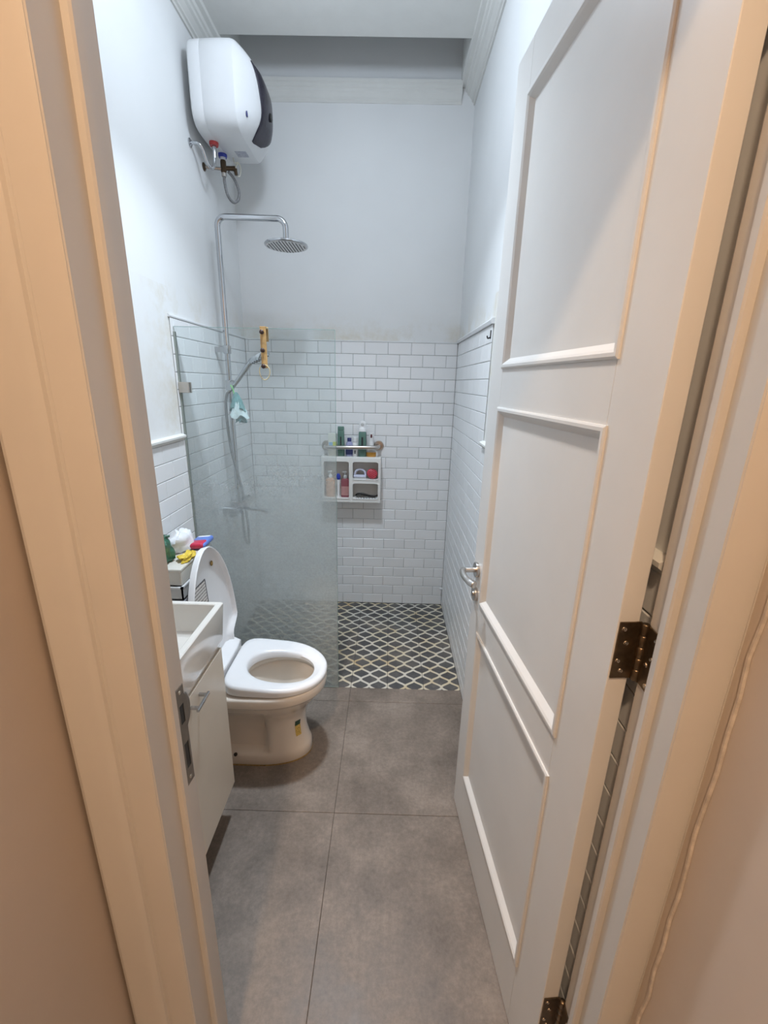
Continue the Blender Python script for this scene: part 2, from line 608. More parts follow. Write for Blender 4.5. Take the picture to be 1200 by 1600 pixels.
def tiles(parent, place, u0, u1, r0, r1, phase, joint=0.0024, stuff=False, jv=0.0010):
    """running bond rows r0..r1 between u0 and u1; place(u, z) -> matrix. Tile front faces local -Y"""
    bmj = bmesh.new() if stuff else None
    for r in range(r0, r1):
        off = phase + (TW / 2 if r % 2 else 0)
        k0 = math.floor((u0 - off) / TW) - 1
        k = k0
        while off + k * TW < u1:
            a, b = max(u0, off + k * TW), min(u1, off + (k + 1) * TW)
            k += 1
            if b - a < 0.012:
                continue
            w, h = b - a - jv, ROW - joint
            me = tile_mesh(w, h)
            M = place((a + b) / 2, (r + 0.5) * ROW)
            M = M @ Matrix.Rotation(random.uniform(-0.006, 0.006), 4, 'X') @ Matrix.Rotation(random.uniform(-0.004, 0.004), 4, 'Z')
            if stuff:
                t = me.copy()
                t.transform(M)
                bmj.from_mesh(t)
                bpy.data.meshes.remove(t)
            else:
                o = bpy.data.objects.new('tile', me)
                COL.objects.link(o)
                o.parent = parent
                o.matrix_local = M
    if stuff:
        me = bpy.data.meshes.new('tile_field')
        bmj.to_mesh(me)
        bmj.free()
        o = obj_from(me, 'tile_field', 'wall_tile', parent)
        o['kind'] = 'stuff'


pb = lambda u, z: Matrix.Translation((u, YB + TP, z))
pr = lambda u, z: Matrix.Translation((XR + TP, u, z)) @ Matrix.Rotation(-PI / 2, 4, 'Z')
pl = lambda u, z: Matrix.Translation((XL - TP, u, z)) @ Matrix.Rotation(PI / 2, 4, 'Z')
tiles(wb, pb, XL, XR, 0, 25, -0.024, jv=0.0022)
tiles(wl, pl, YG - 0.02, YB, 0, 25, YB - 0.05)
tiles(wl, pl, 1.45, YG - 0.02, 6, 18, YB - 0.05)
tiles(wl, pl, 1.45, YG - 0.02, 0, 6, YB - 0.05, stuff=True)
tiles(wl, pl, 0.72, 1.45, 0, 18, YB - 0.05, stuff=True)
tiles(wr, pr, YG - 0.02, YB, 0, 25, YB - 0.11)
tiles(wr, pr, 0.60, 1.12, 0, 18, YB - 0.11)
tiles(wr, pr, 1.12, YG - 0.02, 0, 18, YB - 0.11, stuff=True)

# trims: tile caps, dado rails, cornice
DADO = [(0, 0), (0.010, 0.002), (0.014, 0.010), (0.022, 0.016), (0.022, 0.024), (0.006, 0.030), (0, 0.030)]
CAP = [(0, 0), (0.0075, 0.0005), (0.009, 0.006), (0.007, 0.012), (0, 0.014)]


def rail(name, prof, side, a, b, z, material='white_plastic'):
    m = MB()
    if side == 'l':
        m.prism([(XL - TP + p, z + q) for p, q in prof], 'y', a, b)
    elif side == 'r':
        m.prism([(XR + TP - p, z + q) for p, q in prof], 'y', a, b)
    else:
        m.prism([(YB + TP - p, z + q) for p, q in prof], 'x', a, b)
    return m.build(name, material)


struct(rail('trim_1', DADO, 'l', 0.72, YG - 0.02, ZD, 'cornice_paint'), 'white dado rail topping the low tiling by the toilet')
struct(rail('trim_2', DADO, 'r', 0.60, YG - 0.02, ZD, 'cornice_paint'), 'white dado rail topping the tiling behind the open door')
struct(rail('trim_3', CAP, 'l', YG - 0.03, YB, ZT), 'white cap along the shower tiling above the riser pipe')
struct(rail('trim_4', [(0, 0), (0.014, 0.0), (0.018, 0.014), (0.012, 0.022), (0, 0.024)], 'r', YG - 0.03, YB - 0.002, ZT), 'white cap along the shower tiling beside the door edge')
struct(rail('trim_5', [(0, 0), (0.007, 0.0), (0.007, 0.004), (0, 0.007)], 'b', XL + 0.006, XR - 0.006, ZT), 'thin white cap along the back shower tiling')

CORN = [(0, 0), (0.008, 0.0), (0.010, 0.012), (0.018, 0.016), (0.020, 0.024), (0.034, 0.040), (0.044, 0.046), (0.048, 0.056), (0.056, 0.060), (0.060, 0.074), (0.078, 0.080), (0.083, 0.094), (0, 0.094)]
ZK = ZC - 0.093
struct(rail('trim_6', CORN, 'l', 0.70, YB + TP, ZK, 'cornice_paint'), 'stepped white cornice above the water heater')
struct(rail('trim_7', CORN, 'r', 0.70, YB + TP, ZK, 'cornice_paint'), 'stepped white cornice above the right bathroom wall')
struct(rail('trim_8', [(p * 0.45, q) for p, q in CORN], 'b', XL + 0.07, XR - 0.07, ZK, 'cornice_paint'), 'stepped white cornice across the end wall')

# ceiling with an open shaft over the shower
YS = 2.625
XS0, XS1 = XL + 0.078, XR - 0.078
ce = struct(MB().box(XL - 0.01, XR + 0.01, 0.5, YS, ZC, ZC + 0.05).box(XS1, XR + 0.01, YS, YB + 0.01, ZC, ZC + 0.05)
            .box(XL - 0.01, XS0, YS, YB + 0.01, ZC, ZC + 0.05).box(XL - 0.01, XR + 0.01, 0.5, YB + 0.05, 3.70, 3.75)
            .box(XL - 0.01, XR + 0.01, YS - 0.05, YS, ZC + 0.05, 3.70).box(XS1, XS1 + 0.03, YS, YB + 0.01, ZC + 0.05, 3.70)
            .box(XS0 - 0.03, XS0, YS, YB + 0.01, ZC + 0.05, 3.70).build('ceiling', 'ceiling_paint'), 'plain white bathroom ceiling with a recessed shaft over the shower')

# floors
fl = struct(MB().box(XL - 0.02, XR + 0.02, 0.45, YB + 0.05, -0.05, -0.004).build('floor', 'grout'), 'grey bathroom floor of large tiles and a trellis patterned shower area')
MB().box(XL - 0.006, XR + 0.006, YG, YB + 0.006, -0.0045, -0.0030).build('grout_bed', 'floor_grout', fl)
MB().box(XL - 0.006, XR + 0.006, 0.56, YG, -0.0045, -0.0020).build('grout_bed', 'tile_grout', fl)
for (x0, x1) in ((XL, -0.7785), (-0.7785, -0.1785), (-0.1785, XR)):
    for (y0, y1) in ((0.56, 0.66), (0.66, 1.271), (1.271, 1.886), (1.886, YG)):
        g = 0.0008
        t = MB().box(x0 + g, x1 - g, y0 + g, y1 - g, -0.006, 0.0, 0.0008, 1).build('floor_tile', 'floor_tile', fl)
xs = [XL, -0.7785, -0.5785, -0.3785, -0.1785, 0.0215, 0.2215, XR]
ys = [YG, 2.166, 2.366, 2.566, 2.766, YB]
for x0, x1 in zip(xs[:-1], xs[1:]):
    for y0, y1 in zip(ys[:-1], ys[1:]):
        g = 0.0010
        MB().box(x0 + g, x1 - g, y0 + g, y1 - g, -0.006, -0.001, 0.0008, 1).build('patterned_tile', 'trellis_tile', fl)

# door wall (slightly skewed), built in its own frame: a along, b into the bathroom
TJ = 0.109                                   # jamb depth
TWALL = 0.095
HEAD = 2.372
wf = MB()
wf.box(-0.80, -HALF - 0.022, -TWALL, 0.0, -0.05, 3.75)
wf.box(HALF + 0.016, HALF + 0.06, -TWALL, 0.0, -0.05, 3.75)
wf.box(-HALF - 0.022, HALF + 0.016, -TWALL, 0.0, HEAD + 0.022, 3.75)
wf = struct(wf.xform(WALLM).build('wall_front', 'corridor_paint'), 'painted wall around the bathroom doorway')

# corridor
CXL, CXR = -0.500, 0.447
struct(MB().box(CXL - 0.08, CXL, -2.2, 0.60, -0.05, 3.62).build('wall_corridor_left', 'corridor_paint'), 'tan corridor wall at the left edge of the photo')
struct(MB().box(CXR, CXR + 0.08, -2.2, 0.545, -0.05, 3.62).build('wall_corridor_right', 'corridor_paint'), 'tan corridor wall at the lower right edge of the photo')
struct(MB().box(CXL, CXR, -2.28, -2.2, -0.05, 3.62).build('wall_corridor_end', 'corridor_paint'), 'tan corridor wall behind the camera')
struct(MB().box(CXL, CXR, -2.2, 0.56, -0.05, -0.002).build('floor_corridor', 'corridor_floor'), 'grey corridor floor')
struct(MB().box(CXL, CXR, -2.2, 0.56, 3.57, 3.62).box(CXL, CXR, 0.335, 0.56, 2.40, 3.57).build('ceiling_corridor', 'ceiling_paint'), 'white corridor ceiling with a bulkhead over the doorway')

# door frame ---------------------------------------------------------------
ZF = HEAD
STOP0, STOP1 = 0.037, 0.0585


def frame_side(name, sgn, label):
    """jamb, with stop and casing as parts"""
    s = sgn
    hw = HALF

    def bx(m, a0, a1, b0, b1, z0, z1, bev=0):
        lo, hi = sorted((s * a0, s * a1))
        return m.box(lo, hi, b0, b1, z0, z1, bev, 1)
    j = MB()
    bx(j, hw, hw + 0.022, -TJ + 0.001, 0, 0, ZF + 0.02, 0.0015)
    j = struct(j.xform(WALLM).build(name, 'trim_paint'), label)
    st = MB()
    prof = [(hw + 0.001, -STOP1), (hw - 0.009, -STOP1), (hw - 0.0115, -STOP1 + 0.003), (hw - 0.0115, -STOP0 - 0.006), (hw - 0.007, -STOP0 - 0.002), (hw - 0.007, -STOP0), (hw + 0.001, -STOP0)]
    st.prism([(s * a, b) for a, b in prof], 'z', 0, ZF)
    st.xform(WALLM).build('door_stop', 'trim_paint', j)
    ca = MB()
    w = 0.126 if s < 0 else 0.062
    full = [(0, 0), (0, 0.014), (0.004, 0.0155), (0.046, 0.0155), (0.049, 0.0125), (0.055, 0.012), (0.0575, 0.016), (0.064, 0.020), (0.072, 0.021), (0.118, 0.0225), (0.126, 0.019), (0.126, 0)]
    pr_ = [(min(p, w), q) for p, q in full]
    out = []
    for p in pr_:
        if not out or p != out[-1]:
            out.append(p)
    ca.prism([(s * (hw + 0.0015 + p), -TWALL - q) for p, q in out], 'z', 0, ZF + 0.10)
    ca.xform(WALLM).build('casing', 'trim_paint', j, smooth=25)
    return j


jl = frame_side('trim_9', -1, 'white door jamb with steel strike plate left of the opening')
jr = frame_side('trim_10', 1, 'white door jamb with hinges right of the opening')
hd = MB().box(-HALF, HALF, -TJ, 0, ZF, ZF + 0.022)
hd = struct(hd.xform(WALLM).build('trim_11', 'trim_paint'), 'white head of the door frame above the opening')
MB().box(-HALF, HALF, -STOP1, -STOP0, ZF - 0.011, ZF).xform(WALLM).build('door_stop', 'trim_paint', hd)
MB().box(-HALF - 0.12, HALF + 0.045, -TWALL - 0.02, -TWALL, ZF + 0.001, ZF + 0.10).xform(WALLM).build('casing', 'trim_paint', hd)
# wavy caulk between right casing and corridor wall
pts = []
for i in range(40):
    z = 0.02 + i * 0.058
    pts.append((CXR - 0.001, 0.459 + random.uniform(-0.004, 0.003), z))
struct(MB().tube(pts, 0.0030, 6).build('trim_12', 'caulk'), 'uneven caulk bead between right casing and corridor wall')

# strike plate on the left jamb
sp_ = MB()


def plate_with_holes(m, y0, y1, z0, z1, holes, x0, x1):
    """plate in the b-z plane between x0 and x1 with rectangular holes given as (ya, yb, za, zb)"""
    zs = sorted({z0, z1, *[h[2] for h in holes], *[h[3] for h in holes]})
    for za, zb in zip(zs[:-1], zs[1:]):
        hs = [h for h in holes if h[2] <= za + 1e-6 and h[3] >= zb - 1e-6]
        if hs:
            h = hs[0]
            m.box(x0, x1, y0, h[0], za, zb)
            m.box(x0, x1, h[1], y1, za, zb)
        else:
            m.box(x0, x1, y0, y1, za, zb)


holes = [(-0.024, -0.011, 1.013, 1.052), (-0.024, -0.011, 0.915, 0.970)]
plate_with_holes(sp_, -0.030, -0.006, 0.880, 1.088, holes, -HALF, -HALF + 0.0018)
plate = sp_.xform(WALLM).build('strike_plate', 'aged_steel', jl)
tag(plate, 'dark steel strike plate with two dark bolt holes')
lp = [(-HALF, -0.006), (-HALF + 0.0018, -0.006), (-HALF + 0.0018, 0.002), (-HALF + 0.0010, 0.010), (-HALF - 0.003, 0.0165), (-HALF - 0.0042, 0.0155), (-HALF - 0.0006, 0.009), (-HALF, 0.002)]
m = MB()
rings = []
for i in range(9):
    z = 0.998 + 0.070 * i / 8
    k = math.sin(PI * i / 8) ** 0.5
    rings.append([(a, -0.006 + (b + 0.006) * k, z) for a, b in lp])
m.quad_ring(rings)
m.xform(WALLM).build('strike_lip', 'aged_steel', plate)
for h in holes:
    MB().box(-HALF + 0.0002, -HALF + 0.0010, h[0], h[1], h[2], h[3]).xform(WALLM).build('bolt_hole', 'black', plate)
for z in (1.078, 0.892):
    MB().lathe([(0.0001, 0.0026), (0.0035, 0.0026), (0.0038, 0.0016)], (-HALF, -0.018, z), 12, axis='x').xform(WALLM).build('screw', 'screw_steel', plate)

# ================================================================== DOOR
HP, FP = Vector((0.3588, 0.5932)), Vector((0.2954, 1.3431))
DX = (FP - HP)
DW = DX.length
DX.normalize()
DY = Vector((-DX.y, DX.x))
DTH = 0.034
DZ0, DZ1 = 0.009, 2.364
door = bpy.data.objects.new('door_1', None)
COL.objects.link(door)
door.matrix_world = Matrix(((DX.x, DY.x, 0, HP.x), (DX.y, DY.y, 0, HP.y), (0, 0, 1, 0), (0, 0, 0, 1)))
struct(door, 'white three-panel bathroom door standing open on brown hinges')
S0, S1 = 0.100, 0.632                 # panel opening, measured from the free edge
PX0, PX1 = DW - S1, DW - S0
PZ = [(0.232, 0.825), (0.935, 1.542), (1.655, 2.255)]
MB().box(0, PX0, -DTH, 0, DZ0, DZ1, 0.0012, 1).build('stile', 'door_paint', door)
MB().box(PX1, DW, -DTH, 0, DZ0, DZ1, 0.0012, 1).build('stile', 'door_paint', door)
zr = [DZ0] + [v for p in PZ for v in p] + [DZ1]
for a, b in zip(zr[0::2], zr[1::2]):
    MB().box(PX0, PX1, -DTH, 0, a, b).build('rail', 'door_paint', door)
PROF = [(-0.006, -0.001), (-0.006, 0.0035), (-0.002, 0.0055), (0.004, 0.0055), (0.009, 0.002), (0.017, -0.0065), (0.021, -0.0105), (0.0, -0.013)]
for z0, z1 in PZ:
    MB().box(PX0 - 0.003, PX1 + 0.003, -0.026, -0.0095, z0 - 0.003, z1 + 0.003).build('panel', 'door_paint', door)
    m = MB()
    rings = []
    for (cx, cz, sx, sz) in ((PX0, z0, 1, 1), (PX1, z0, -1, 1), (PX1, z1, -1, -1), (PX0, z1, 1, -1)):
        rings.append([(cx + sx * d, h, cz + sz * d) for d, h in PROF])
    rings.append(rings[0])
    m.quad_ring(rings, cap0=False, cap1=False).build('moulding', 'door_paint', door)

# lever handle, both faces; rosettes and lever
for face in (1, -1):
    y = 0.0 if face > 0 else -DTH
    hx = DW - 0.042
    han = MB().lathe([(0.0001, y - face * 0.001), (0.024, y - face * 0.001), (0.0255, y + face * 0.006), (0.0245, y + face * 0.010), (0.0001, y + face * 0.010)], (hx, 0, 1.028), 28, axis='y').build('handle', 'brushed_steel', door, smooth=35)
    n0 = y + face * 0.009
    path = [(hx, n0, 1.028), (hx, n0 + face * 0.020, 1.028), (hx, n0 + face * 0.034, 1.028), (hx - 0.004, n0 + face * 0.042, 1.028), (hx - 0.018, n0 + face * 0.046, 1.027),
            (hx - 0.036, n0 + face * 0.046, 1.024), (hx - 0.062, n0 + face * 0.040, 1.020), (hx - 0.084, n0 + face * 0.030, 1.018), (hx - 0.092, n0 + face * 0.026, 1.018)]
    MB().tube(spline(path, 4), [0.0085] * 9 + [0.0100] * 16 + [0.0112] * 6 + [0.010, 0.007], 14).build('lever', 'brushed_steel', han, smooth=60)
    k = MB().lathe([(0.0001, y - face * 0.001), (0.023, y - face * 0.001), (0.0245, y + face * 0.006), (0.0235, y + face * 0.010), (0.009, y + face * 0.010), (0.008, y + face * 0.013), (0.0001, y + face * 0.013)], (DW - 0.045, 0, 0.944), 28, axis='y').build('key_rosette', 'brushed_steel', door, smooth=35)
    MB().box(DW - 0.0462, DW - 0.0438, min(y + face * 0.0125, y + face * 0.0138), max(y + face * 0.0125, y + face * 0.0138), 0.937, 0.951).build('keyhole', 'black', k)
# latch face on the free edge
MB().box(DW - 0.001, DW + 0.0015, -0.028, -0.007, 0.90, 1.07).build('latch_plate', 'brushed_steel', door)

# hinges: leaf on the door edge, leaf on the jamb, knuckle with rings, screws
doorM = door.matrix_world.copy()
doorI = doorM.inverted()
for zc in (0.302, 1.212, 2.10):
    z0, z1 = zc - 0.0505, zc + 0.0505
    kx, ky = -0.0075, -DTH - 0.006
    rings = []
    n = 10
    hin = MB()
    prof = [(0.0001, z0 - 0.001)]
    for i in range(5):
        a, b = z0 + (z1 - z0) * i / 5, z0 + (z1 - z0) * (i + 1) / 5
        prof += [(0.0056, a + 0.0008), (0.0064, a + 0.002), (0.0064, b - 0.002), (0.0056, b - 0.0008), (0.0048, b - 0.0002)]
    prof += [(0.0001, z1 + 0.001)]
    hin = hin.lathe(prof, (kx, ky, 0), 16).build('hinge', 'hinge_brass', door, smooth=40)
    tag(hin, 'aged brown brass butt hinge')
    lf = MB().box(-0.0026, -0.0001, -0.030, -0.002, z0, z1, 0.0008, 1).box(-0.0085, -0.0026, ky + 0.003, ky + 0.0055, z0, z1).box(-0.0026, -0.0005, ky + 0.003, -0.028, z0, z1).build('hinge_leaf', 'hinge_brass', hin)
    for (yy, zz) in ((-0.010, z1 - 0.012), (-0.017, zc + 0.014), (-0.009, zc - 0.018), (-0.017, z0 + 0.014)):
        MB().lathe([(0.0001, -0.0042), (0.0018, -0.0036), (0.0034, -0.0040), (0.0042, -0.0025)], (0, yy, zz), 12, axis='x').build('screw', 'screw_steel', hin, smooth=30)
    # jamb leaf: lies on the right jamb rebate (wall frame), brought into door space
    Mj = doorI @ WALLM
    kw = WALLM.inverted() @ (doorM @ Vector((kx, ky, 0)))
    MB().box(HALF - 0.0024, HALF - 0.0002, -STOP0 + 0.002, min(kw.y, -0.002), z0, z1, 0.0008, 1).box(min(kw.x, HALF - 0.0024), HALF - 0.0002, min(kw.y, -0.002) - 0.0024, min(kw.y, -0.002), z0, z1).xform(Mj).build('hinge_leaf', 'hinge_brass', hin)
    for (bb, zz) in ((-0.029, z1 - 0.012), (-0.027, zc + 0.006), (-0.016, zc - 0.010), (-0.026, z0 + 0.010)):
        MB().lathe([(0.0001, HALF - 0.0040), (0.0018, HALF - 0.0034), (0.0034, HALF - 0.0038), (0.0042, HALF - 0.0022)], (0, bb, zz), 12, axis='x').xform(Mj).build('screw', 'screw_steel', hin, smooth=30)

# ================================================================== LAMPS (fixtures)
lamp = thing('ceiling_lamp', 'short white ceiling lamp in the middle of the bathroom ceiling', 'lamp', (BATH_LAMP[0], BATH_LAMP[1], ZC))
MB().lathe([(0.0001, 0), (0.06, 0), (0.062, -0.012), (0.05, -0.022), (0.03, -0.03), (0.03, -0.09), (0.0001, -0.09)], seg=32).build('ceiling_rose', 'white_plastic', lamp, smooth=30)
MB().lathe([(0.03, -0.085), (0.045, -0.088), (0.058, -0.096), (0.045, -0.104), (0.0001, -0.105)], seg=32).build('bulb_collar', 'lamp_cool', lamp, smooth=30)
lamp = thing('downlight', 'round warm downlight in the corridor ceiling', 'lamp', (HALL_LAMP[0], HALL_LAMP[1], 3.57))
MB().lathe([(0.085, 0.0), (0.10, 0.0), (0.10, -0.008), (0.085, -0.012)], seg=32).build('trim_ring', 'white_plastic', lamp, smooth=30)
MB().lathe([(0.0001, -0.004), (0.086, -0.004), (0.086, -0.008), (0.0001, -0.008)], seg=32).build('diffuser', 'lamp_warm', lamp, smooth=30)

# ================================================================== WATER HEATER


def sgnpow(v, e):
    return math.copysign(abs(v) ** e, v)


def superring(cx, cy, a, b, p, n, fn):
    out = []
    for i in range(n):
        t = 2 * PI * i / n
        out.append(fn(cx + a * sgnpow(math.cos(t), 2 / p), cy + b * sgnpow(math.sin(t), 2 / p)))
    return out


HYC, HZC, HHY, HHZ = 2.495, 2.838, 0.203, 0.170
HXF = -0.662
heater = thing('water_heater', 'white wall-mounted electric water heater with dark oval front panel', 'water heater', (-0.906, HYC, HZC - HHZ))
HM = Matrix.Translation((0.906, -HYC, -(HZC - HHZ)))
secs = [(-0.906, 0.90, 5.5), (-0.903, 0.95, 5.5), (-0.895, 0.975, 5.5), (-0.850, 0.988, 5.5), (-0.8485, 0.984, 5.5), (-0.847, 0.989, 5.5), (-0.78, 1.0, 5.5), (-0.722, 1.0, 5.5), (-0.707, 0.992, 5)]
MB().quad_ring([superring(HYC, HZC, HHY * k, HHZ * k, p, 64, lambda y, z, x=x: (x, y, z)) for x, k, p in secs]).xform(HM).build('body', 'white_plastic', heater, smooth=50)


def dome_x(k):
    return -0.707 + 0.100 * (1 - min(1, k) ** 2.5) ** 0.92


def dome_ring(k):
    return superring(HYC, HZC, HHY * 0.99 * k, HHZ * 0.99 * k, 5 - 2.2 * (1 - k), 64, lambda y, z: (dome_x(k), y, z))


MB().quad_ring([dome_ring(k) for k in (1, 0.985, 0.96, 0.92, 0.86, 0.78, 0.68, 0.56, 0.42, 0.26, 0.1)], cap0=False).xform(HM).build('front_cover', 'white_plastic', heater, smooth=60)


def dome_at(y, z):
    lo, hi = 0.0, 1.0
    for _ in range(30):
        k = (lo + hi) / 2
        p = 5 - 2.2 * (1 - k)
        v = (abs(y - HYC) / (HHY * 0.99 * k + 1e-9)) ** p + (abs(z - HZC) / (HHZ * 0.99 * k + 1e-9)) ** p
        if v > 1:
            lo = k
        else:
            hi = k
    return dome_x(hi)


vz, vh = 2.812, 0.130
m = MB()
g_ = []
for i in range(21):
    t = -1 + 2 * i / 20
    z = vz + vh * t * 0.998
    y0 = 2.366 + 0.060 * (1 - t) / 2 + (0.022 * ((-t - 0.7) / 0.3) ** 2 if t < -0.7 else 0)
    w = 0.205 * max(0.0, 1 - abs(t * 0.998) ** 2.6) ** (0.75 if t > 0 else 0.5)
    g_.append([(dome_at(y0 + w * q / 12, z) + 0.0025, y0 + w * q / 12, z) for q in range(13)])
m.quad_ring(g_, close=False, cap0=False, cap1=False)
vis = m.xform(HM).build('display_panel', 'dark_visor', heater, smooth=60)
md = vis.modifiers.new('solid', 'SOLIDIFY')
md.thickness = 0.003
md.offset = 0
yk, zk = 2.50, 2.80
MB().lathe([(0.016, 0), (0.018, 0.004), (0.014, 0.008), (0.0001, 0.008)], (dome_at(yk, zk) + 0.002, yk, zk), 20, axis='x').xform(HM).build('control_knob', 'black', vis, smooth=40)
MB().lathe([(0.0085, -0.002), (0.0085, 0.002), (0.0001, 0.003)], (dome_at(2.335, 2.735), 2.335, 2.735), 16, axis='x', sx=1.0, sy=1.3).xform(HM).build('logo_badge', 'bottle_navy', heater)
zb = HZC - HHZ
MB().box(-0.79, -0.735, 2.505, 2.565, zb - 0.0004, zb + 0.003).xform(HM).build('rating_label', 'barcode', heater)
# wall hook behind
MB().box(-0.9478, -0.878, 2.45, 2.62, 2.86, 2.91).xform(HM).build('mounting_bracket', 'white_plastic', heater)
for y, c in ((2.435, 'red_plastic'), (2.545, 'blue_plastic')):
    MB().lathe([(0.006, zb - 0.010), (0.019, zb - 0.012), (0.021, zb - 0.006), (0.021, zb + 0.004), (0.006, zb + 0.006)], (-0.862, y, 0), 20).xform(HM).build('connector_collar', c, heater, smooth=40)

# hot outlet: flexible chrome pipe from the red collar into the wall
hp = thing('hot_water_pipe', 'chrome flexible pipe bending from wall to red heater outlet', 'pipe', (XL, 2.40, 2.60))
M_ = Matrix.Translation((-XL, -2.40, -2.60))
MB().tube([(-0.862, 2.435, zb - 0.009), (-0.862, 2.435, zb - 0.03), (-0.863, 2.433, zb - 0.06)], [0.010, 0.010, 0.0085], 14).xform(M_).build('union_nut', 'chrome', hp, smooth=40)
path = spline([(-0.863, 2.433, zb - 0.055), (-0.865, 2.428, zb - 0.085), (-0.872, 2.415, zb - 0.108), (-0.884, 2.392, zb - 0.095), (-0.895, 2.372, zb - 0.05), (-0.91, 2.362, zb - 0.034), (-0.948, 2.362, zb - 0.032)], 8)
MB().tube(path, [0.0065 + 0.0012 * (i % 2) for i in range(len(path))], 12).xform(M_).build('hose', 'chrome', hp, smooth=60)
MB().lathe([(0.004, -0.949), (0.019, -0.949), (0.019, -0.944), (0.010, -0.938)], (0, 2.362, zb - 0.032), 20, axis='x').xform(M_).build('wall_flange', 'chrome', hp, smooth=40)

# cold inlet: safety valve, stop valve and looped braided hose
cv = thing('safety_valve', 'dark brass safety valve under the blue heater inlet', 'valve', (-0.862, 2.545, zb - 0.09))
M_ = Matrix.Translation((0.862, -2.545, -(zb - 0.09)))
MB().tube([(-0.862, 2.545, zb - 0.009), (-0.862, 2.545, zb - 0.022)], 0.013, 16).xform(M_).build('union_nut', 'white_plastic', cv)
MB().tube([(-0.862, 2.545, zb - 0.02), (-0.862, 2.545, zb - 0.028), (-0.862, 2.545, zb - 0.068), (-0.862, 2.545, zb - 0.078)], [0.011, 0.0145, 0.0145, 0.011], 8).xform(M_).build('valve_body', 'brass_dark', cv)
MB().tube([(-0.862, 2.545, zb - 0.055), (-0.83, 2.56, zb - 0.05), (-0.812, 2.568, zb - 0.048)], [0.010, 0.010, 0.012], 10).tube([(-0.812, 2.568, zb - 0.048), (-0.808, 2.572, zb - 0.075)], [0.010, 0.007], 10).xform(M_).build('relief_lever', 'brass_dark', cv)
MB().tube([(-0.862, 2.545, zb - 0.06), (-0.948, 2.51, zb - 0.065)], 0.007, 10).xform(M_).build('feed_pipe', 'brushed_steel', cv)
MB().lathe([(0.004, -0.949), (0.018, -0.949), (0.018, -0.944), (0.009, -0.938)], (0, 2.51, zb - 0.065), 18, axis='x').xform(M_).build('wall_flange', 'brass_dark', cv)
MB().tube([(-0.862, 2.545, zb - 0.076), (-0.862, 2.545, zb - 0.092)], 0.0115, 12).xform(M_).build('lower_nut', 'brushed_steel', cv)
ch = spline([(-0.862, 2.545, zb - 0.085), (-0.862, 2.548, zb - 0.12), (-0.856, 2.562, zb - 0.165), (-0.838, 2.585, zb - 0.187), (-0.818, 2.605, zb - 0.17), (-0.812, 2.608, zb - 0.13), (-0.826, 2.590, zb - 0.085), (-0.846, 2.565, zb - 0.062)], 10)
o = MB().tube(ch, 0.0070, 12).build('braided_hose', 'braided_steel', smooth=60)
tag(o, 'grey braided hose looping below the safety valve', 'hose')
# thin drain loop beyond
rp = spline([(-0.820, 2.575, zb + 0.004), (-0.816, 2.580, zb - 0.018), (-0.800, 2.590, zb - 0.014), (-0.792, 2.596, zb - 0.040), (-0.800, 2.590, zb - 0.072), (-0.815, 2.582, zb - 0.060), (-0.813, 2.583, zb - 0.035), (-0.803, 2.590, zb - 0.016)], 8)
o = MB().tube(rp, 0.0032, 8).build('power_cable', 'white_cable', smooth=60)
tag(o, 'small pale cable loop hanging from the heater underside', 'cable')

# ================================================================== SHOWER COLUMN
SX, SY = -0.880, 2.447
col_ = thing('shower_column', 'chrome rain shower column with riser, overhead rose and bar mixer', 'shower', (SX, SY, 0.86))
M_ = Matrix.Translation((-SX, -SY, -0.86))
ztop, xr_ = 2.372, -0.541
path = [(SX, SY, 0.89), (SX, SY, ztop - 0.04)] + arc((SX + 0.04, SY, ztop - 0.04), 0.04, PI, PI / 2, 6) + [(xr_ - 0.045, SY, ztop - 0.004)] + \
    arc((xr_ - 0.04, SY, ztop - 0.044), 0.04, PI / 2, 0, 6) + [(xr_, SY, 2.285)]
MB().tube(path, 0.0140, 16).xform(M_).build('riser', 'chrome', col_, smooth=60)
MB().tube([(xr_, SY, 2.292), (xr_, SY, 2.262)], [0.014, 0.013], 14).xform(M_).build('swivel_nut', 'chrome', col_, smooth=40)
hd_ = MB().lathe([(0.0001, 2.272), (0.02, 2.270), (0.06, 2.264), (0.1, 2.259), (0.107, 2.256), (0.108, 2.250), (0.105, 2.247), (0.0001, 2.247)], (xr_, SY, 0), 40).xform(M_).build('rain_head', 'chrome', col_, smooth=40)
MB().lathe([(0.0001, 2.2465), (0.099, 2.2465), (0.099, 2.2455), (0.0001, 2.2455)], (xr_, SY, 0), 40).xform(M_).build('spray_plate', 'bottle_white', hd_)
m = MB()
for i in range(-6, 7):
    for j in range(-6, 7):
        x, y = i * 0.0150, j * 0.0150
        if x * x + y * y < 0.093 ** 2:
            m.quad_ring([[(xr_ + x + 0.0032 * math.cos(a), SY + y + 0.0032 * math.sin(a), z) for a in (0, PI / 3, 2 * PI / 3, PI, 4 * PI / 3, 5 * PI / 3)] for z in (2.2457, 2.2435)], cap0=False)
nz = m.xform(M_).build('nozzle_grid', 'label_dark', hd_)
nz['kind'] = 'stuff'
# wall bracket and slider
MB().box(SX - 0.017, SX + 0.017, SY - 0.016, SY + 0.016, 1.735, 1.777, 0.004).box(XL - 0.004, SX - 0.010, SY - 0.011, SY + 0.011, 1.742, 1.770).xform(M_).build('wall_bracket', 'chrome', col_, smooth=40)
MB().box(SX - 0.018, SX + 0.018, SY - 0.018, SY + 0.018, 1.545, 1.600, 0.005).tube([(SX + 0.010, SY - 0.03, 1.560), (SX + 0.040, SY - 0.035, 1.590)], 0.0165, 14).xform(M_).build('slider_holder', 'chrome', col_, smooth=40)
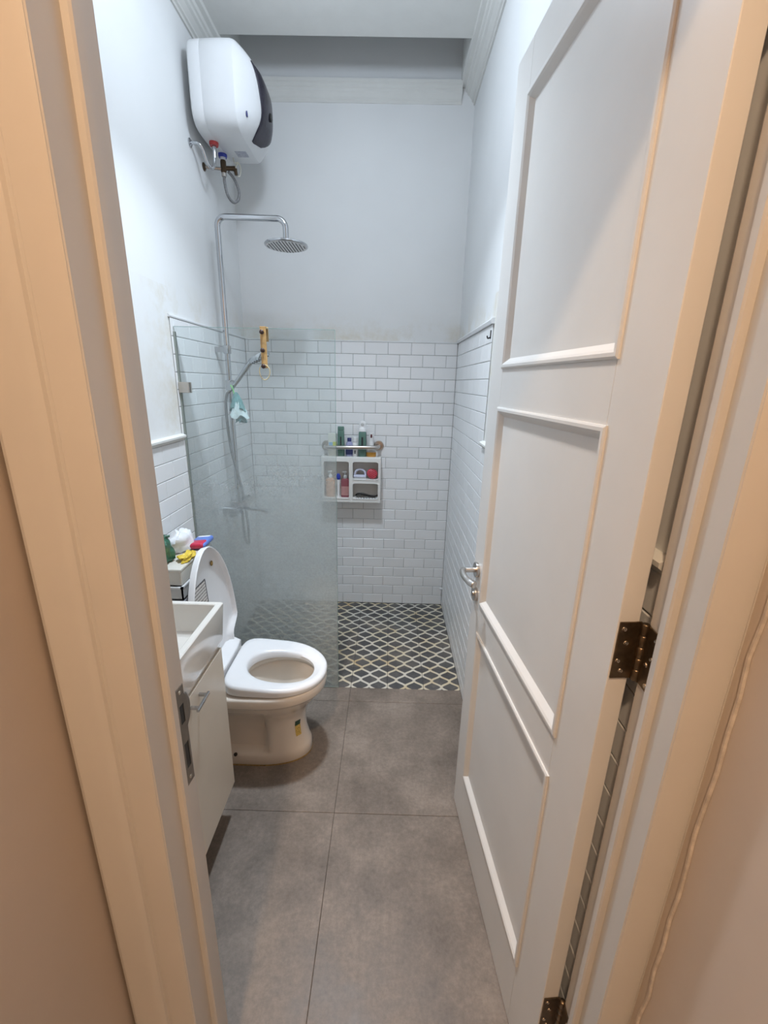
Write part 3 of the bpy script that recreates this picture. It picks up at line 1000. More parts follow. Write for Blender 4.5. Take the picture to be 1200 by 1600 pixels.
# bar mixer
mx = MB().tube([(SX + 0.012, SY - 0.10, 0.885), (SX + 0.012, SY + 0.10, 0.885)], 0.024, 18).xform(M_).build('mixer_body', 'chrome', col_, smooth=50)
for s in (-1, 1):
    MB().tube([(SX + 0.012, SY + s * 0.10, 0.885), (SX + 0.012, SY + s * 0.145, 0.885)], [0.026, 0.025], 18).xform(M_).build('mixer_knob', 'chrome', mx, smooth=50)
    MB().tube([(SX + 0.012, SY + s * 0.07, 0.885), (XL - 0.004, SY + s * 0.07, 0.885)], [0.016, 0.022], 16).xform(M_).build('wall_union', 'chrome', mx, smooth=50)
MB().tube([(SX + 0.03, SY, 0.885), (SX + 0.11, SY, 0.872), (SX + 0.17, SY, 0.858)], [0.015, 0.014, 0.013], 14).xform(M_).build('spout', 'chrome', mx, smooth=50)
MB().tube([(SX + 0.012, SY, 0.90), (SX + 0.03, SY, 0.945), (SX + 0.075, SY, 0.955)], [0.012, 0.009, 0.008], 12).xform(M_).build('diverter_lever', 'chrome', mx, smooth=50)

# hand shower
HB, HT = Vector((-0.862, SY - 0.045, 1.548)), Vector((-0.735, SY - 0.055, 1.700))
HT2 = HT + Vector((0.085, 0, 0.042))
hs = thing('hand_shower', 'chrome hand shower resting slanted in the riser holder', 'hand shower', HB)
M_ = Matrix.Translation(-HB)
MB().tube(spline([HB, HB.lerp(HT, 0.3), HB.lerp(HT, 0.7), HT], 4), [0.011] * 4 + [0.012] * 4 + [0.0135] * 4 + [0.015], 14).xform(M_).build('grip', 'chrome', hs, smooth=60)
dirv = (HT2 - HT).normalized()
nrm = Vector((dirv.z, 0, -dirv.x))
nrm = nrm if nrm.z < 0 else -nrm
side = Vector((0, 1, 0))


def oval(c, a, b, off):
    return [tuple(c + dirv * (a * math.cos(t)) + side * (b * math.sin(t)) + nrm * off) for t in [2 * PI * i / 24 for i in range(24)]]


hc = HT + dirv * 0.045
MB().quad_ring([oval(hc, 0.030, 0.016, -0.016), oval(hc, 0.052, 0.030, -0.012), oval(hc, 0.060, 0.035, 0.0), oval(hc, 0.058, 0.034, 0.012), oval(hc, 0.050, 0.029, 0.014)]).xform(M_).build('spray_head', 'chrome', hs, smooth=50)
for i in range(7):
    c = hc + dirv * (-0.042 + 0.014 * i)
    w = 0.029 * math.sqrt(max(0.05, 1 - ((i - 3) / 3.6) ** 2))
    MB().tube([tuple(c + nrm * 0.014 - side * w), tuple(c + nrm * 0.014 + side * w)], 0.0034, 8).xform(M_).build('spray_rib', 'label_dark', hs)
hosep = spline([HB, HB + Vector((-0.022, -0.004, -0.03)), (SX - 0.012, SY - 0.05, 1.42), (SX + 0.0, SY - 0.05, 1.22), (SX + 0.035, SY - 0.04, 1.02), (SX + 0.055, SY - 0.03, 0.80), (SX + 0.05, SY - 0.015, 0.68), (SX + 0.03, SY, 0.66), (SX + 0.014, SY + 0.01, 0.72), (SX + 0.012, SY + 0.01, 0.863)], 10)
o = MB().tube(hosep, 0.0075, 10).build('shower_hose', 'braided_steel', smooth=60)
tag(o, 'grey metal shower hose hanging from hand shower down to mixer', 'hose')

# bath pouf hanging by a green cord
pf = thing('bath_pouf', 'pale teal mesh bath pouf hung by a green cord', 'bath pouf', (-0.838, SY - 0.075, 1.41))
M_ = Matrix.Translation((0.838, -(SY - 0.075), -1.41))
PY = SY - 0.075
MB().tube(spline([(-0.850, PY + 0.006, 1.575), (-0.838, PY - 0.004, 1.560), (-0.832, PY - 0.006, 1.535), (-0.828, PY, 1.515)], 5), 0.0035, 8).xform(M_).build('hanging_cord', 'cord_green', pf, smooth=60)


def ruffle(name, c, r0, r1, z0, z1, matn, lobes, ph):
    rings = []
    for i in range(10):
        t = i / 9
        r = r0 + (r1 - r0) * (t ** 0.8)
        ring = []
        for k in range(40):
            a = 2 * PI * k / 40
            rr = r * (1 + 0.28 * t * math.sin(lobes * a + ph + 3 * t) + 0.10 * math.sin(11 * a + 5 * t))
            ring.append((c[0] + rr * math.cos(a) + 0.01 * t, c[1] + rr * math.sin(a) * 0.8, z0 + (z1 - z0) * t + 0.010 * t * math.sin(5 * a + ph)))
        rings.append(ring)
    return MB().quad_ring(rings).xform(M_).build(name, matn, pf, smooth=80)


ruffle('mesh_ruffle', (-0.826, PY), 0.008, 0.036, 1.540, 1.450, 'pouf_teal', 3, 0.3)
ruffle('mesh_ruffle', (-0.822, PY), 0.010, 0.048, 1.510, 1.412, 'pouf_pale', 4, 1.1)
ruffle('mesh_ruffle', (-0.812, PY), 0.012, 0.026, 1.430, 1.388, 'pouf_teal', 3, 2.0)

# ================================================================== GLASS SCREEN
GX0, GX1, GZ = XL + 0.002, -0.2462, 1.817
gs = thing('shower_screen', 'fixed frameless glass shower screen filmed with soap scum', 'shower screen', (GX0, YG, 0))
M_ = Matrix.Translation((-GX0, -YG, 0))
MB().box(GX0, GX1, YG - 0.004, YG + 0.004, 0.002, GZ).xform(M_).build('pane', 'scummed_glass', gs)
MB().box(GX1 - 0.0005, GX1 + 0.0009, YG - 0.004, YG + 0.004, 0.002, GZ).box(GX0, GX1, YG - 0.004, YG + 0.004, GZ - 0.0005, GZ + 0.0009).xform(M_).build('polished_edge', 'glass_edge', gs)
MB().box(GX0, GX1, YG - 0.007, YG + 0.007, 0.0, 0.006).box(GX0 - 0.002, GX0 + 0.004, YG - 0.008, YG + 0.008, 0, GZ - 0.02).xform(M_).build('sealant_bead', 'sealant', gs)
for z in (0.30, 1.566):
    MB().box(GX0 - 0.001, GX0 + 0.046, YG - 0.016, YG - 0.0042, z - 0.023, z + 0.023, 0.002).box(GX0 - 0.001, GX0 + 0.046, YG + 0.0042, YG + 0.016, z - 0.023, z + 0.023, 0.002).xform(M_).build('wall_clamp', 'brushed_steel', gs)

# wooden over-glass hook
hk = thing('glass_hook', 'wooden strip with three dark knobs hooked over the glass', 'hook', (-0.553, YG - 0.01, GZ))
HXc = -0.553
M_ = Matrix.Translation((0.553, -(YG - 0.01), -GZ))
MB().box(HXc - 0.0125, HXc + 0.0125, YG - 0.014, YG - 0.0048, 1.655, GZ + 0.006, 0.0015).xform(M_).build('wood_strip', 'wood', hk)
MB().box(HXc - 0.0125, HXc + 0.0125, YG - 0.0145, YG + 0.016, GZ + 0.0015, GZ + 0.007, 0.001).box(HXc - 0.0115, HXc + 0.017, YG + 0.0048, YG + 0.016, 1.765, GZ + 0.006, 0.001).xform(M_).build('rear_clip', 'wood', hk)
for z in (1.800, 1.727, 1.662):
    MB().tube([(HXc, YG - 0.013, z), (HXc, YG - 0.026, z)], [0.006, 0.006], 12).sphere((HXc, YG - 0.032, z), 0.0098, 1, 0.75, 1).xform(M_).build('knob', 'dark_knob', hk, smooth=60)
ring = []
for i in range(40):
    t = 2 * PI * i / 40
    ring.append((HXc + 0.002 + 0.0225 * math.sin(t) * (1 + 0.12 * math.cos(t)), YG - 0.0235, 1.637 + 0.031 * math.cos(t)))
o = MB().tube(ring, 0.0021, 8, closed=True).build('hair_tie', 'hair_band', smooth=60)
tag(o, 'thin beige hair tie hanging from the lowest wooden hook knob', 'hair tie')

# ================================================================== GRAB BAR, CADDY AND TOILETRIES
gb = thing('grab_bar', 'brushed steel grab bar on the tiles above the white caddy', 'grab bar', (-0.255, YB, 1.185))
M_ = Matrix.Translation((0.255, -YB, -1.185))
gy = YB - 0.096
path = [(-0.428, YB - 0.004, 1.188)] + spline([(-0.428, YB - 0.04, 1.188), (-0.424, gy + 0.014, 1.188), (-0.405, gy, 1.187)], 5) + spline([(-0.10, gy, 1.193), (-0.078, gy + 0.014, 1.193), (-0.072, YB - 0.04, 1.194)], 5) + [(-0.072, YB - 0.004, 1.194)]
MB().tube(path, 0.0125, 16).xform(M_).build('tube', 'brushed_steel', gb, smooth=60)
for x, z in ((-0.428, 1.188), (-0.072, 1.194)):
    MB().lathe([(0.012, YB - 0.012), (0.030, YB - 0.011), (0.034, YB - 0.006), (0.034, YB + 0.002)], (x, 0, z), 28, axis='y').xform(M_).build('wall_flange', 'brushed_steel', gb, smooth=40)

CX0, CX1, CZ0, CZ1 = -0.452, -0.054, 0.814, 1.127
CY0 = YB - 0.105
cd = thing('bath_caddy', 'white plastic wall caddy with three open compartments', 'caddy', (CX0, YB, CZ0))
M_ = Matrix.Translation((-CX0, -YB, -CZ0))
COMP = [(-0.437, -0.265, 0.842, 1.098), (-0.243, -0.069, 0.976, 1.098), (-0.243, -0.069, 0.842, 0.952)]


def rrect(x0, x1, z0, z1, r, y, n=4):
    out = []
    for cx, cz, a in ((x1 - r, z1 - r, 0), (x0 + r, z1 - r, PI / 2), (x0 + r, z0 + r, PI), (x1 - r, z0 + r, 1.5 * PI)):
        for i in range(n + 1):
            t = a + PI / 2 * i / n
            out.append((cx + r * math.cos(t), y, cz + r * math.sin(t)))
    return out


# body: outer shell plus front frame strips around the compartments
m = MB()
m.box(CX0, CX1, YB - 0.012, YB - 0.001, CZ0, CZ1)
xs_ = [CX0, -0.437, -0.265, -0.243, -0.069, CX1]
m.box(CX0, -0.437, CY0, YB - 0.012, CZ0, CZ1, 0.004)
m.box(-0.265, -0.243, CY0, YB - 0.012, CZ0, CZ1, 0.004)
m.box(-0.069, CX1, CY0, YB - 0.012, CZ0, CZ1, 0.004)
m.box(CX0 + 0.002, CX1 - 0.002, CY0 + 0.0005, YB - 0.012, 1.098, CZ1 - 0.001, 0.004)
m.box(CX0 + 0.002, CX1 - 0.002, CY0 + 0.0005, YB - 0.012, CZ0 + 0.001, 0.842, 0.004)
m.box(-0.25, -0.062, CY0 + 0.0005, YB - 0.012, 0.952, 0.976, 0.004)
m.xform(M_).build('body', 'caddy_plastic', cd)
for x0, x1, z0, z1 in COMP:
    r = 0.016
    out_, inn = [], []
    m = MB()
    a = rrect(x0 - 0.004, x1 + 0.004, z0 - 0.004, z1 + 0.004, r * 0.4, CY0 - 0.002)
    b = rrect(x0 + 0.001, x1 - 0.001, z0 + 0.001, z1 - 0.001, r, CY0 - 0.003)
    c = rrect(x0 + 0.002, x1 - 0.002, z0 + 0.002, z1 - 0.002, r, CY0 + 0.010)
    m.quad_ring([a, b, c], cap0=False, cap1=False).xform(M_).build('compartment_rim', 'caddy_plastic', cd, smooth=40)

m = MB()
for i in range(9):
    m.sphere((-0.232 + i * 0.019, CY0 + 0.004, 0.8445), 0.006, seg=10)
tag(m.build('foam_beads', 'white_plastic', cd, smooth=80, loc=(-CX0, -YB, -CZ0)))

YI = CY0 + 0.051          # centre line of things standing in and on the caddy
ZS = CZ1 - 0.001          # top shelf
ZI = 0.842                # compartment floor


def bottle(name, label, cat, x, z, prof, matn, sx=1.0, sy=0.7, parts=(), y=None, group='toiletries on the caddy'):
    t = thing(name, label, cat, (x, YI if y is None else y, z), 0, group)
    MB().lathe(prof, seg=24, sx=sx, sy=sy).build('body', matn, t, smooth=45)
    for pname, pprof, pm, psx, psy in parts:
        MB().lathe(pprof, seg=20, sx=psx, sy=psy).build(pname, pm, t, smooth=45)
    return t


# tall carton with lime and blue print
bx_ = thing('toothpaste_box', 'pale carton with lime and blue patches behind the glass edge', 'box', (-0.381, YI, ZS), 0, 'toiletries on the caddy')
MB().box(-0.027, 0.027, -0.015, 0.015, 0, 0.150, 0.001, 1).build('carton', 'packet_card', bx_)
MB().box(0.004, 0.0275, -0.0156, 0.012, 0.058, 0.095).build('lime_panel', 'packet_lime', bx_)
MB().box(-0.022, 0.003, -0.0156, -0.012, 0.064, 0.092).build('blue_panel', 'packet_sky', bx_)
# green flat bottle
gb_ = thing('shampoo_bottle', 'dark green shampoo bottle with flat green top', 'bottle', (-0.324, YI, ZS), 0, 'toiletries on the caddy')
MB().quad_ring([superring(0, 0, a, b, 3, 28, lambda x, y, z=z: (x, y, z)) for z, a, b in ((0, 0.021, 0.015), (0.004, 0.023, 0.017), (0.04, 0.0235, 0.017), (0.14, 0.0225, 0.015), (0.165, 0.022, 0.013), (0.170, 0.020, 0.012))]).build('body', 'bottle_green', gb_, smooth=45)
MB().quad_ring([superring(0, 0, a, b, 3, 28, lambda x, y, z=z: (x, y, z)) for z, a, b in ((0.171, 0.0215, 0.013), (0.192, 0.0210, 0.0125), (0.196, 0.019, 0.011))]).build('cap', 'bottle_green', gb_, smooth=45)
MB().box(-0.004, 0.004, -0.0182, -0.012, 0.06, 0.13).build('printed_line', 'label_dark', gb_)
bottle('lotion_bottle', 'small lilac bottle with navy lid beside the white bottle', 'bottle', -0.268, ZS,
       [(0.0001, 0), (0.022, 0), (0.025, 0.004), (0.025, 0.07), (0.020, 0.09), (0.012, 0.1), (0.0001, 0.1)], 'bottle_purple',
       parts=[('lid', [(0.013, 0.1), (0.014, 0.102), (0.014, 0.122), (0.0001, 0.124)], 'bottle_navy', 1, 1), ('label', [(0.0254, 0.012), (0.0254, 0.045), (0.0250, 0.046)], 'bottle_navy', 1.0, 0.71)])
bottle('white_bottle', 'small white bottle with ribbed white lid and dark print', 'bottle', -0.229, ZS,
       [(0.0001, 0), (0.016, 0), (0.0175, 0.003), (0.0175, 0.085), (0.013, 0.095), (0.0001, 0.096)], 'bottle_white', sy=1.0,
       parts=[('lid', [(0.0155, 0.096), (0.0165, 0.1), (0.0165, 0.128), (0.0001, 0.13)], 'bottle_white', 1, 1), ('printed_mark', [(0.0178, 0.02), (0.0178, 0.028), (0.0175, 0.03), (0.0178, 0.032), (0.0178, 0.04), (0.0175, 0.041)], 'label_dark', 0.8, 1.0)])
g2 = thing('conditioner_bottle', 'green shampoo bottle with tall white flip cap', 'bottle', (-0.181, YI, ZS), 0, 'toiletries on the caddy')
MB().quad_ring([superring(0, 0, a, b, 2.6, 28, lambda x, y, z=z: (x, y, z)) for z, a, b in ((0, 0.023, 0.016), (0.004, 0.026, 0.018), (0.05, 0.027, 0.019), (0.13, 0.0255, 0.017), (0.160, 0.0245, 0.015), (0.166, 0.020, 0.012))]).build('body', 'bottle_green', g2, smooth=45)
cp = MB().quad_ring([superring(0, 0, a, b, 2.2, 28, lambda x, y, z=z: (x, y, z)) for z, a, b in ((0.166, 0.0235, 0.0145), (0.186, 0.0235, 0.014), (0.190, 0.019, 0.011), (0.194, 0.0195, 0.0095), (0.212, 0.023, 0.009), (0.226, 0.0195, 0.0085), (0.234, 0.010, 0.007))]).build('flip_cap', 'bottle_white', g2, smooth=45)
MB().lathe([(0.008, -0.011), (0.0095, -0.0104), (0.011, -0.0095)], (0, 0, 0.212), 20, axis='y').build('cap_ring', 'tray_grey', cp)
MB().box(-0.006, 0.006, -0.0196, -0.012, 0.06, 0.13).build('printed_line', 'label_dark', g2)
bottle('oil_bottle', 'squat amber oil bottle with white neck and maroon tip', 'bottle', -0.121, ZS,
       [(0.0001, 0), (0.030, 0), (0.033, 0.004), (0.033, 0.03), (0.026, 0.042), (0.012, 0.056), (0.011, 0.07), (0.0001, 0.07)], 'oil_amber', sy=0.55,
       parts=[('clear_shoulder', [(0.0335, 0.031), (0.0265, 0.043), (0.0125, 0.057), (0.0115, 0.071)], 'clear_plastic', 1, 0.56),
              ('neck_cap', [(0.014, 0.07), (0.016, 0.072), (0.015, 0.115), (0.016, 0.125), (0.016, 0.157), (0.0001, 0.160)], 'bottle_white', 1, 1),
              ('tip_mark', [(0.0162, 0.127), (0.0168, 0.131), (0.0168, 0.146), (0.0162, 0.150)], 'cap_maroon', 0.75, 1.01)])


def pump_bottle(name, label, x, z, bodymat, labelmat, w, h, pumpmat):
    t = thing(name, label, 'bottle', (x, YI, z), 0, 'pump bottles in the caddy')
    MB().quad_ring([superring(0, 0, a * w, b * w, 3, 28, lambda p, q, zz=zz: (p, q, zz)) for zz, a, b in
                    ((0, 0.9, 0.55), (0.004, 1, 0.62), (h * 0.5, 0.96, 0.6), (h * 0.9, 1, 0.62), (h, 0.8, 0.5), (h + 0.008, 0.4, 0.35))]).build('body', bodymat, t, smooth=45)
    MB().quad_ring([superring(0, 0, a * w, b * w, 3, 28, lambda p, q, zz=zz: (p, q, zz)) for zz, a, b in
                    ((h * 0.12, 1.0, 0.635), (h * 0.14, 1.01, 0.64), (h * 0.5, 0.985, 0.62), (h * 0.6, 0.99, 0.625), (h * 0.62, 0.97, 0.6))], cap0=False, cap1=False).build('label', labelmat, t, smooth=45)
    MB().lathe([(0.013, h + 0.004), (0.014, h + 0.006), (0.013, h + 0.022), (0.008, h + 0.027), (0.0045, h + 0.03), (0.0045, h + 0.047), (0.0001, h + 0.047)], seg=18).box(-0.018, 0.010, -0.007, 0.007, h + 0.044, h + 0.055, 0.002).build('pump', pumpmat, t, smooth=45)
    return t


pump_bottle('body_wash', 'peach body wash bottle with white pump behind the glass', -0.398, ZI, 'bottle_peach', 'bottle_peach', 0.032, 0.128, 'bottle_white')
pump_bottle('hand_soap', 'maroon soap bottle with clear pump in the caddy', -0.297, ZI, 'bottle_maroon', 'label_pink', 0.030, 0.125, 'clear_plastic')
tb = thing('razor', 'slim white handled razor with blue head between pump bottles', 'razor', (-0.342, YI - 0.010, ZI), 0)
MB().quad_ring([superring(0, 0, a, b, 2.5, 20, lambda p, q, zz=zz: (p, q, zz)) for zz, a, b in ((0, 0.007, 0.006), (0.05, 0.008, 0.006), (0.10, 0.010, 0.006), (0.122, 0.012, 0.006))]).build('handle', 'bottle_white', tb, smooth=45)
MB().sphere((0, 0, 0.142), 0.014, 1.0, 0.6, 1.75).build('brush_head', 'tooth_blue', tb, smooth=60)

# scrub brush with loop handle, red perforated scrubber, black comb
ZU = 0.976
sb = thing('scrub_brush', 'lilac scrubbing brush with loop handle in upper right compartment', 'brush', (-0.194, YI - 0.012, ZU), 0)
loop = []
for i in range(29):
    t = PI * i / 28
    loop.append((-0.036 * math.cos(t) * (1.0), 0, 0.022 + 0.042 * math.sin(t) ** 0.8))
MB().tube(loop, 0.0075, 10).build('loop_handle', 'lilac_plastic', sb, smooth=60)
MB().box(-0.044, 0.042, -0.019, 0.019, 0.010, 0.026, 0.006).build('brush_base', 'lilac_plastic', sb)
m = MB()
for i in range(9):
    for j in range(4):
        m.box(-0.038 + i * 0.009, -0.032 + i * 0.009, -0.015 + j * 0.008, -0.010 + j * 0.008, 0, 0.0105)
m.build('bristles', 'bottle_white', sb)['kind'] = 'stuff'
rs = thing('bath_scrubber', 'round red perforated bath scrubber leaning in upper right compartment', 'scrubber', (-0.112, YI - 0.015, ZU), 0)
tilt = Matrix.Translation((0, 0, 0.036)) @ Matrix.Rotation(math.radians(28), 4, 'Y') @ Matrix.Rotation(math.radians(-12), 4, 'X')
MB().lathe([(0.0001, -0.014), (0.026, -0.014), (0.035, -0.006), (0.035, 0.006), (0.026, 0.012), (0.0001, 0.012)], seg=28, axis='y', sx=1.05, sy=0.95).xform(tilt).build('pad', 'red_brush', rs, smooth=50)
m = MB()
for i in range(-3, 4):
    for j in range(-3, 4):
        x, z = i * 0.0120 + (j % 2) * 0.006, j * 0.0110
        if x * x + z * z < 0.026 ** 2:
            m.lathe([(0.0001, -0.0152), (0.0036, -0.0152), (0.0036, -0.010)], (x, 0, z), 8, axis='y')
m.xform(tilt).build('holes', 'red_dark', rs)['kind'] = 'stuff'
cm = thing('hair_comb', 'black wavy comb lying in lower right compartment', 'comb', (-0.150, YI - 0.02, ZI + 0.006), 0)
pth = spline([(-0.074, 0, 0.012), (-0.06, 0, 0.022), (-0.035, 0, 0.024), (-0.01, 0, 0.018), (0.02, 0, 0.010), (0.05, 0, 0.006), (0.072, 0, 0.012), (0.076, 0, 0.02)], 5)
MB().tube(pth, [0.004 + 0.0035 * math.sin(PI * i / 35) for i in range(len(pth))], 10).build('spine', 'black', cm, smooth=60)
for i in range(14):
    x = -0.066 + i * 0.0095
    MB().box(x, x + 0.004, -0.014, 0.004, 0.001, 0.016).build('tooth', 'black', cm)

# small fittings near the back right corner and the shower tile cap
o = MB().tube([(XR + 0.001, YB - 0.030, 0.146), (XR - 0.012, YB - 0.030, 0.146), (XR - 0.014, YB - 0.030, 0.146)], [0.007, 0.007, 0.009], 12).sphere((XR - 0.016, YB - 0.030, 0.146), 0.0085, seg=12).build('wall_peg', 'white_plastic', smooth=60)
tag(o, 'tiny white peg on the right wall low in the shower corner', 'peg')
hk2 = thing('wall_hook', 'tiny black hook below the tile cap beside the door edge', 'hook', (XR, 1.992, 1.795))
MB().box(-0.003, 0.0005, -0.006, 0.006, 0.0, 0.034).build('back_plate', 'black', hk2)
MB().tube(spline([(-0.002, 0, 0.006), (-0.012, 0, 0.002), (-0.016, 0, 0.012)], 4), 0.003, 8).build('prong', 'black', hk2)

# ================================================================== TOILET
TY = 1.590
to = thing('toilet', 'white floor-standing toilet with open lid and seat down', 'toilet', (-0.60, TY, 0))
M_ = Matrix.Translation((0.60, -TY, 0))


def lerp(a, b, t):
    return a + (b - a) * t


def bowl_ring(z, xf, hw, xb=-0.80, recess=0.0, n=72):
    xm = lerp(xf, xb, 0.46)
    out = []
    for i in range(n):
        t = 2 * PI * i / n
        c, s = math.cos(t), math.sin(t)
        if c >= 0:
            x = xm + (xf - xm) * sgnpow(c, 0.92)
            y = hw * sgnpow(s, 0.92)
        else:
            x = xm + (xm - xb) * sgnpow(c, 0.45)
            y = hw * sgnpow(s, 0.45)
        if recess:
            k = min(1, max(0, (-0.485 - x) / 0.028))
            k = k * k * (3 - 2 * k)
            y *= 1 - recess * k
        out.append((x, TY + y, z))
    return out


SECS = [(0.0, -0.322, 0.112, 0), (0.006, -0.318, 0.115, 0), (0.045, -0.322, 0.114, 0), (0.055, -0.326, 0.112, 0.02), (0.066, -0.330, 0.110, 0.38), (0.12, -0.342, 0.103, 0.42), (0.17, -0.345, 0.102, 0.40), (0.21, -0.340, 0.106, 0.36),
        (0.245, -0.328, 0.116, 0.28), (0.275, -0.308, 0.134, 0.10), (0.305, -0.287, 0.154, 0), (0.332, -0.270, 0.168, 0), (0.345, -0.262, 0.174, 0), (0.352, -0.252, 0.182, 0), (0.358, -0.249, 0.185, 0), (0.390, -0.248, 0.187, 0), (0.396, -0.252, 0.184, 0), (0.398, -0.262, 0.176, 0)]
rings = [bowl_ring(z, xf, hw, -0.80, rc) for z, xf, hw, rc in SECS]


def inner_ring(z, cx, a, b, n=72):
    return [(cx + a * math.cos(2 * PI * i / n), TY + b * math.sin(2 * PI * i / n), z) for i in range(n)]


rings += [inner_ring(0.398, -0.44, 0.158, 0.128), inner_ring(0.392, -0.44, 0.152, 0.122), inner_ring(0.375, -0.44, 0.150, 0.121), inner_ring(0.372, -0.44, 0.158, 0.128), inner_ring(0.362, -0.44, 0.160, 0.130), inner_ring(0.352, -0.44, 0.146, 0.118),
          inner_ring(0.30, -0.45, 0.125, 0.100), inner_ring(0.25, -0.46, 0.09, 0.08), inner_ring(0.215, -0.47, 0.06, 0.055), inner_ring(0.18, -0.47, 0.05, 0.05)]
body = MB().quad_ring(rings).xform(M_).build('bowl', 'ceramic', to, smooth=55)
MB().quad_ring([inner_ring(0.232, -0.465, 0.074, 0.064), inner_ring(0.233, -0.465, 0.0001, 0.0001)], cap0=False, cap1=False).xform(M_).build('water', 'water', body)
# dirty line round the foot
st_ = [(p[0] * 1.0, p[1], 0.0) for p in bowl_ring(0, -0.320, 0.1155)]
MB().tube([(x, y, 0.001) for x, y, z in st_], 0.0028, 6, closed=True).xform(M_).build('sealant_line', 'rust_stain', body)
# front sticker, wrapped on the pedestal
def on_body(z, ang):
    for (za, xa, wa, ra), (zb_, xb_, wb_, rb_) in zip(SECS[:-1], SECS[1:]):
        if za <= z <= zb_:
            t = (z - za) / (zb_ - za)
            xf, hw = lerp(xa, xb_, t), lerp(wa, wb_, t)
            xm = lerp(xf, -0.80, 0.46)
            return (xm + (xf - xm + 0.0012) * sgnpow(math.cos(ang), 0.92), TY + (hw + 0.0012) * sgnpow(math.sin(ang), 0.92), z)


for (z0, z1, mn, nm) in ((0.166, 0.192, 'sticker_green', 'sticker_top'), (0.112, 0.166, 'sticker_yellow', 'sticker')):
    MB().quad_ring([[on_body(lerp(z0, z1, j / 4), -0.62 + 0.20 * i / 4) for i in range(5)] for j in range(5)], close=False, cap0=False, cap1=False).xform(M_).build(nm, mn, body)
MB().sphere((-0.63, TY - 0.113, 0.055), 0.008, seg=12).xform(M_).build('floor_bolt_cap', 'black', body)

# tank
MB().box(-0.935, -0.765, TY - 0.185, TY + 0.185, 0.36, 0.735, 0.022, 4).box(-0.80, -0.70, TY - 0.12, TY + 0.12, 0.12, 0.396, 0.02, 3).xform(M_).build('tank', 'ceramic', to, smooth=50)
tl = MB().box(-0.938, -0.757, TY - 0.192, TY + 0.192, 0.733, 0.762, 0.010, 3).xform(M_).build('tank_lid', 'ceramic', to, smooth=50)


# seat: sloping up to the rear, with an oval opening
def seat_z(x):
    return 0.424 + max(0, (-0.28 - x)) * 0.085


def seat_outer(off, n=72):
    """outline from the front tip round to the squarish wide rear"""
    out = []
    xf, xb, xm = -0.246, -0.647, -0.46
    for i in range(n):
        t = 2 * PI * i / n
        c, s = math.cos(t), math.sin(t)
        if c >= 0:
            x, y = xm + (xf - xm - off) * sgnpow(c, 0.95), (0.177 - off) * sgnpow(s, 0.95)
        else:
            x, y = xm + (xm - xb - off) * sgnpow(c, 0.34), (0.177 - off) * sgnpow(s, 0.34) * (1 + 0.0 * c)
        out.append((x, y))
    return out


def seat_inner(off, n=72):
    return [(-0.440 + (0.140 + off) * sgnpow(math.cos(2 * PI * i / n), 0.92), -0.010 + (0.100 + off) * sgnpow(math.sin(2 * PI * i / n), 0.92)) for i in range(n)]


def S(ring, dz):
    return [(x, TY + y, seat_z(x) + dz) for x, y in ring]


def SB(ring):
    return [(x, TY + y, 0.401 + max(0, (-0.28 - x)) * 0.02) for x, y in ring]


se = MB().quad_ring([SB(seat_inner(0.006)), SB(seat_outer(0.010)), SB(seat_outer(0.002)), S(seat_outer(0.0), -0.012), S(seat_outer(0.003), -0.004), S(seat_outer(0.010), 0.0), S(seat_outer(0.026), 0.001),
                     S(seat_inner(0.022), -0.002), S(seat_inner(0.008), -0.005), S(seat_inner(0.0), -0.012), SB(seat_inner(0.0)), SB(seat_inner(0.006))], cap0=False, cap1=False).xform(M_).build('seat', 'seat_plastic', to, smooth=50)
# hinge cover plate with a curved front edge
pl_ = [(-0.775, -0.125), (-0.69, -0.145), (-0.660, -0.135), (-0.653, -0.06), (-0.653, 0.0), (-0.653, 0.07), (-0.660, 0.135), (-0.69, 0.150), (-0.72, 0.150), (-0.775, 0.14)]
MB().quad_ring([[(x, TY + y, 0.40) for x, y in pl_], [(x, TY + y, seat_z(x) + 0.004) for x, y in pl_], [(lerp(x, -0.70, 0.05), TY + y * 0.95, seat_z(x) + 0.009) for x, y in pl_]]).xform(M_).build('hinge_cover', 'seat_plastic', to)
for s in (-1, 1):
    MB().tube([(-0.69, TY + s * 0.10, 0.455), (-0.69, TY + s * 0.125, 0.455)], 0.012, 14).xform(M_).build('hinge_pin', 'seat_plastic', to, smooth=40)

# lid: raised, leaning on the tank, hollow side to the camera
LZ0, LLEN = 0.462, 0.502
TILT = math.radians(3.5)


def lid_half(t):
    """half width along the lid, t = 0 at hinge"""
    if t < 0.07:
        return 0.132
    if t < 0.20:
        k = (t - 0.07) / 0.13
        k = k * k * (3 - 2 * k)
        return lerp(0.132, 0.206, k)
    k = (t - 0.20) / 0.80
    return 0.206 * (1 - k ** 2.3) ** 0.55


def lid_outline(off):
    ts = [0.0, 0.03, 0.07, 0.10, 0.135, 0.17, 0.20, 0.26, 0.33, 0.41, 0.50, 0.59, 0.67, 0.75, 0.82, 0.88, 0.93, 0.965, 0.985, 0.996]
    L = [(-max(0.0, lid_half(t) - off), t) for t in ts]
    Rr = [(max(0.0, lid_half(t) - off), t) for t in reversed(ts)]
    return [(y, t * LLEN * (1 - off / LLEN) + (off * 0.5 if t < 0.05 else 0)) for y, t in L + Rr]


def LP(y, d, h):
    """lid space: y across, d along, h out of the hollow face"""
    return (-0.692 - math.sin(TILT) * d + math.cos(TILT) * h, TY + y, LZ0 + math.cos(TILT) * d + math.sin(TILT) * h)


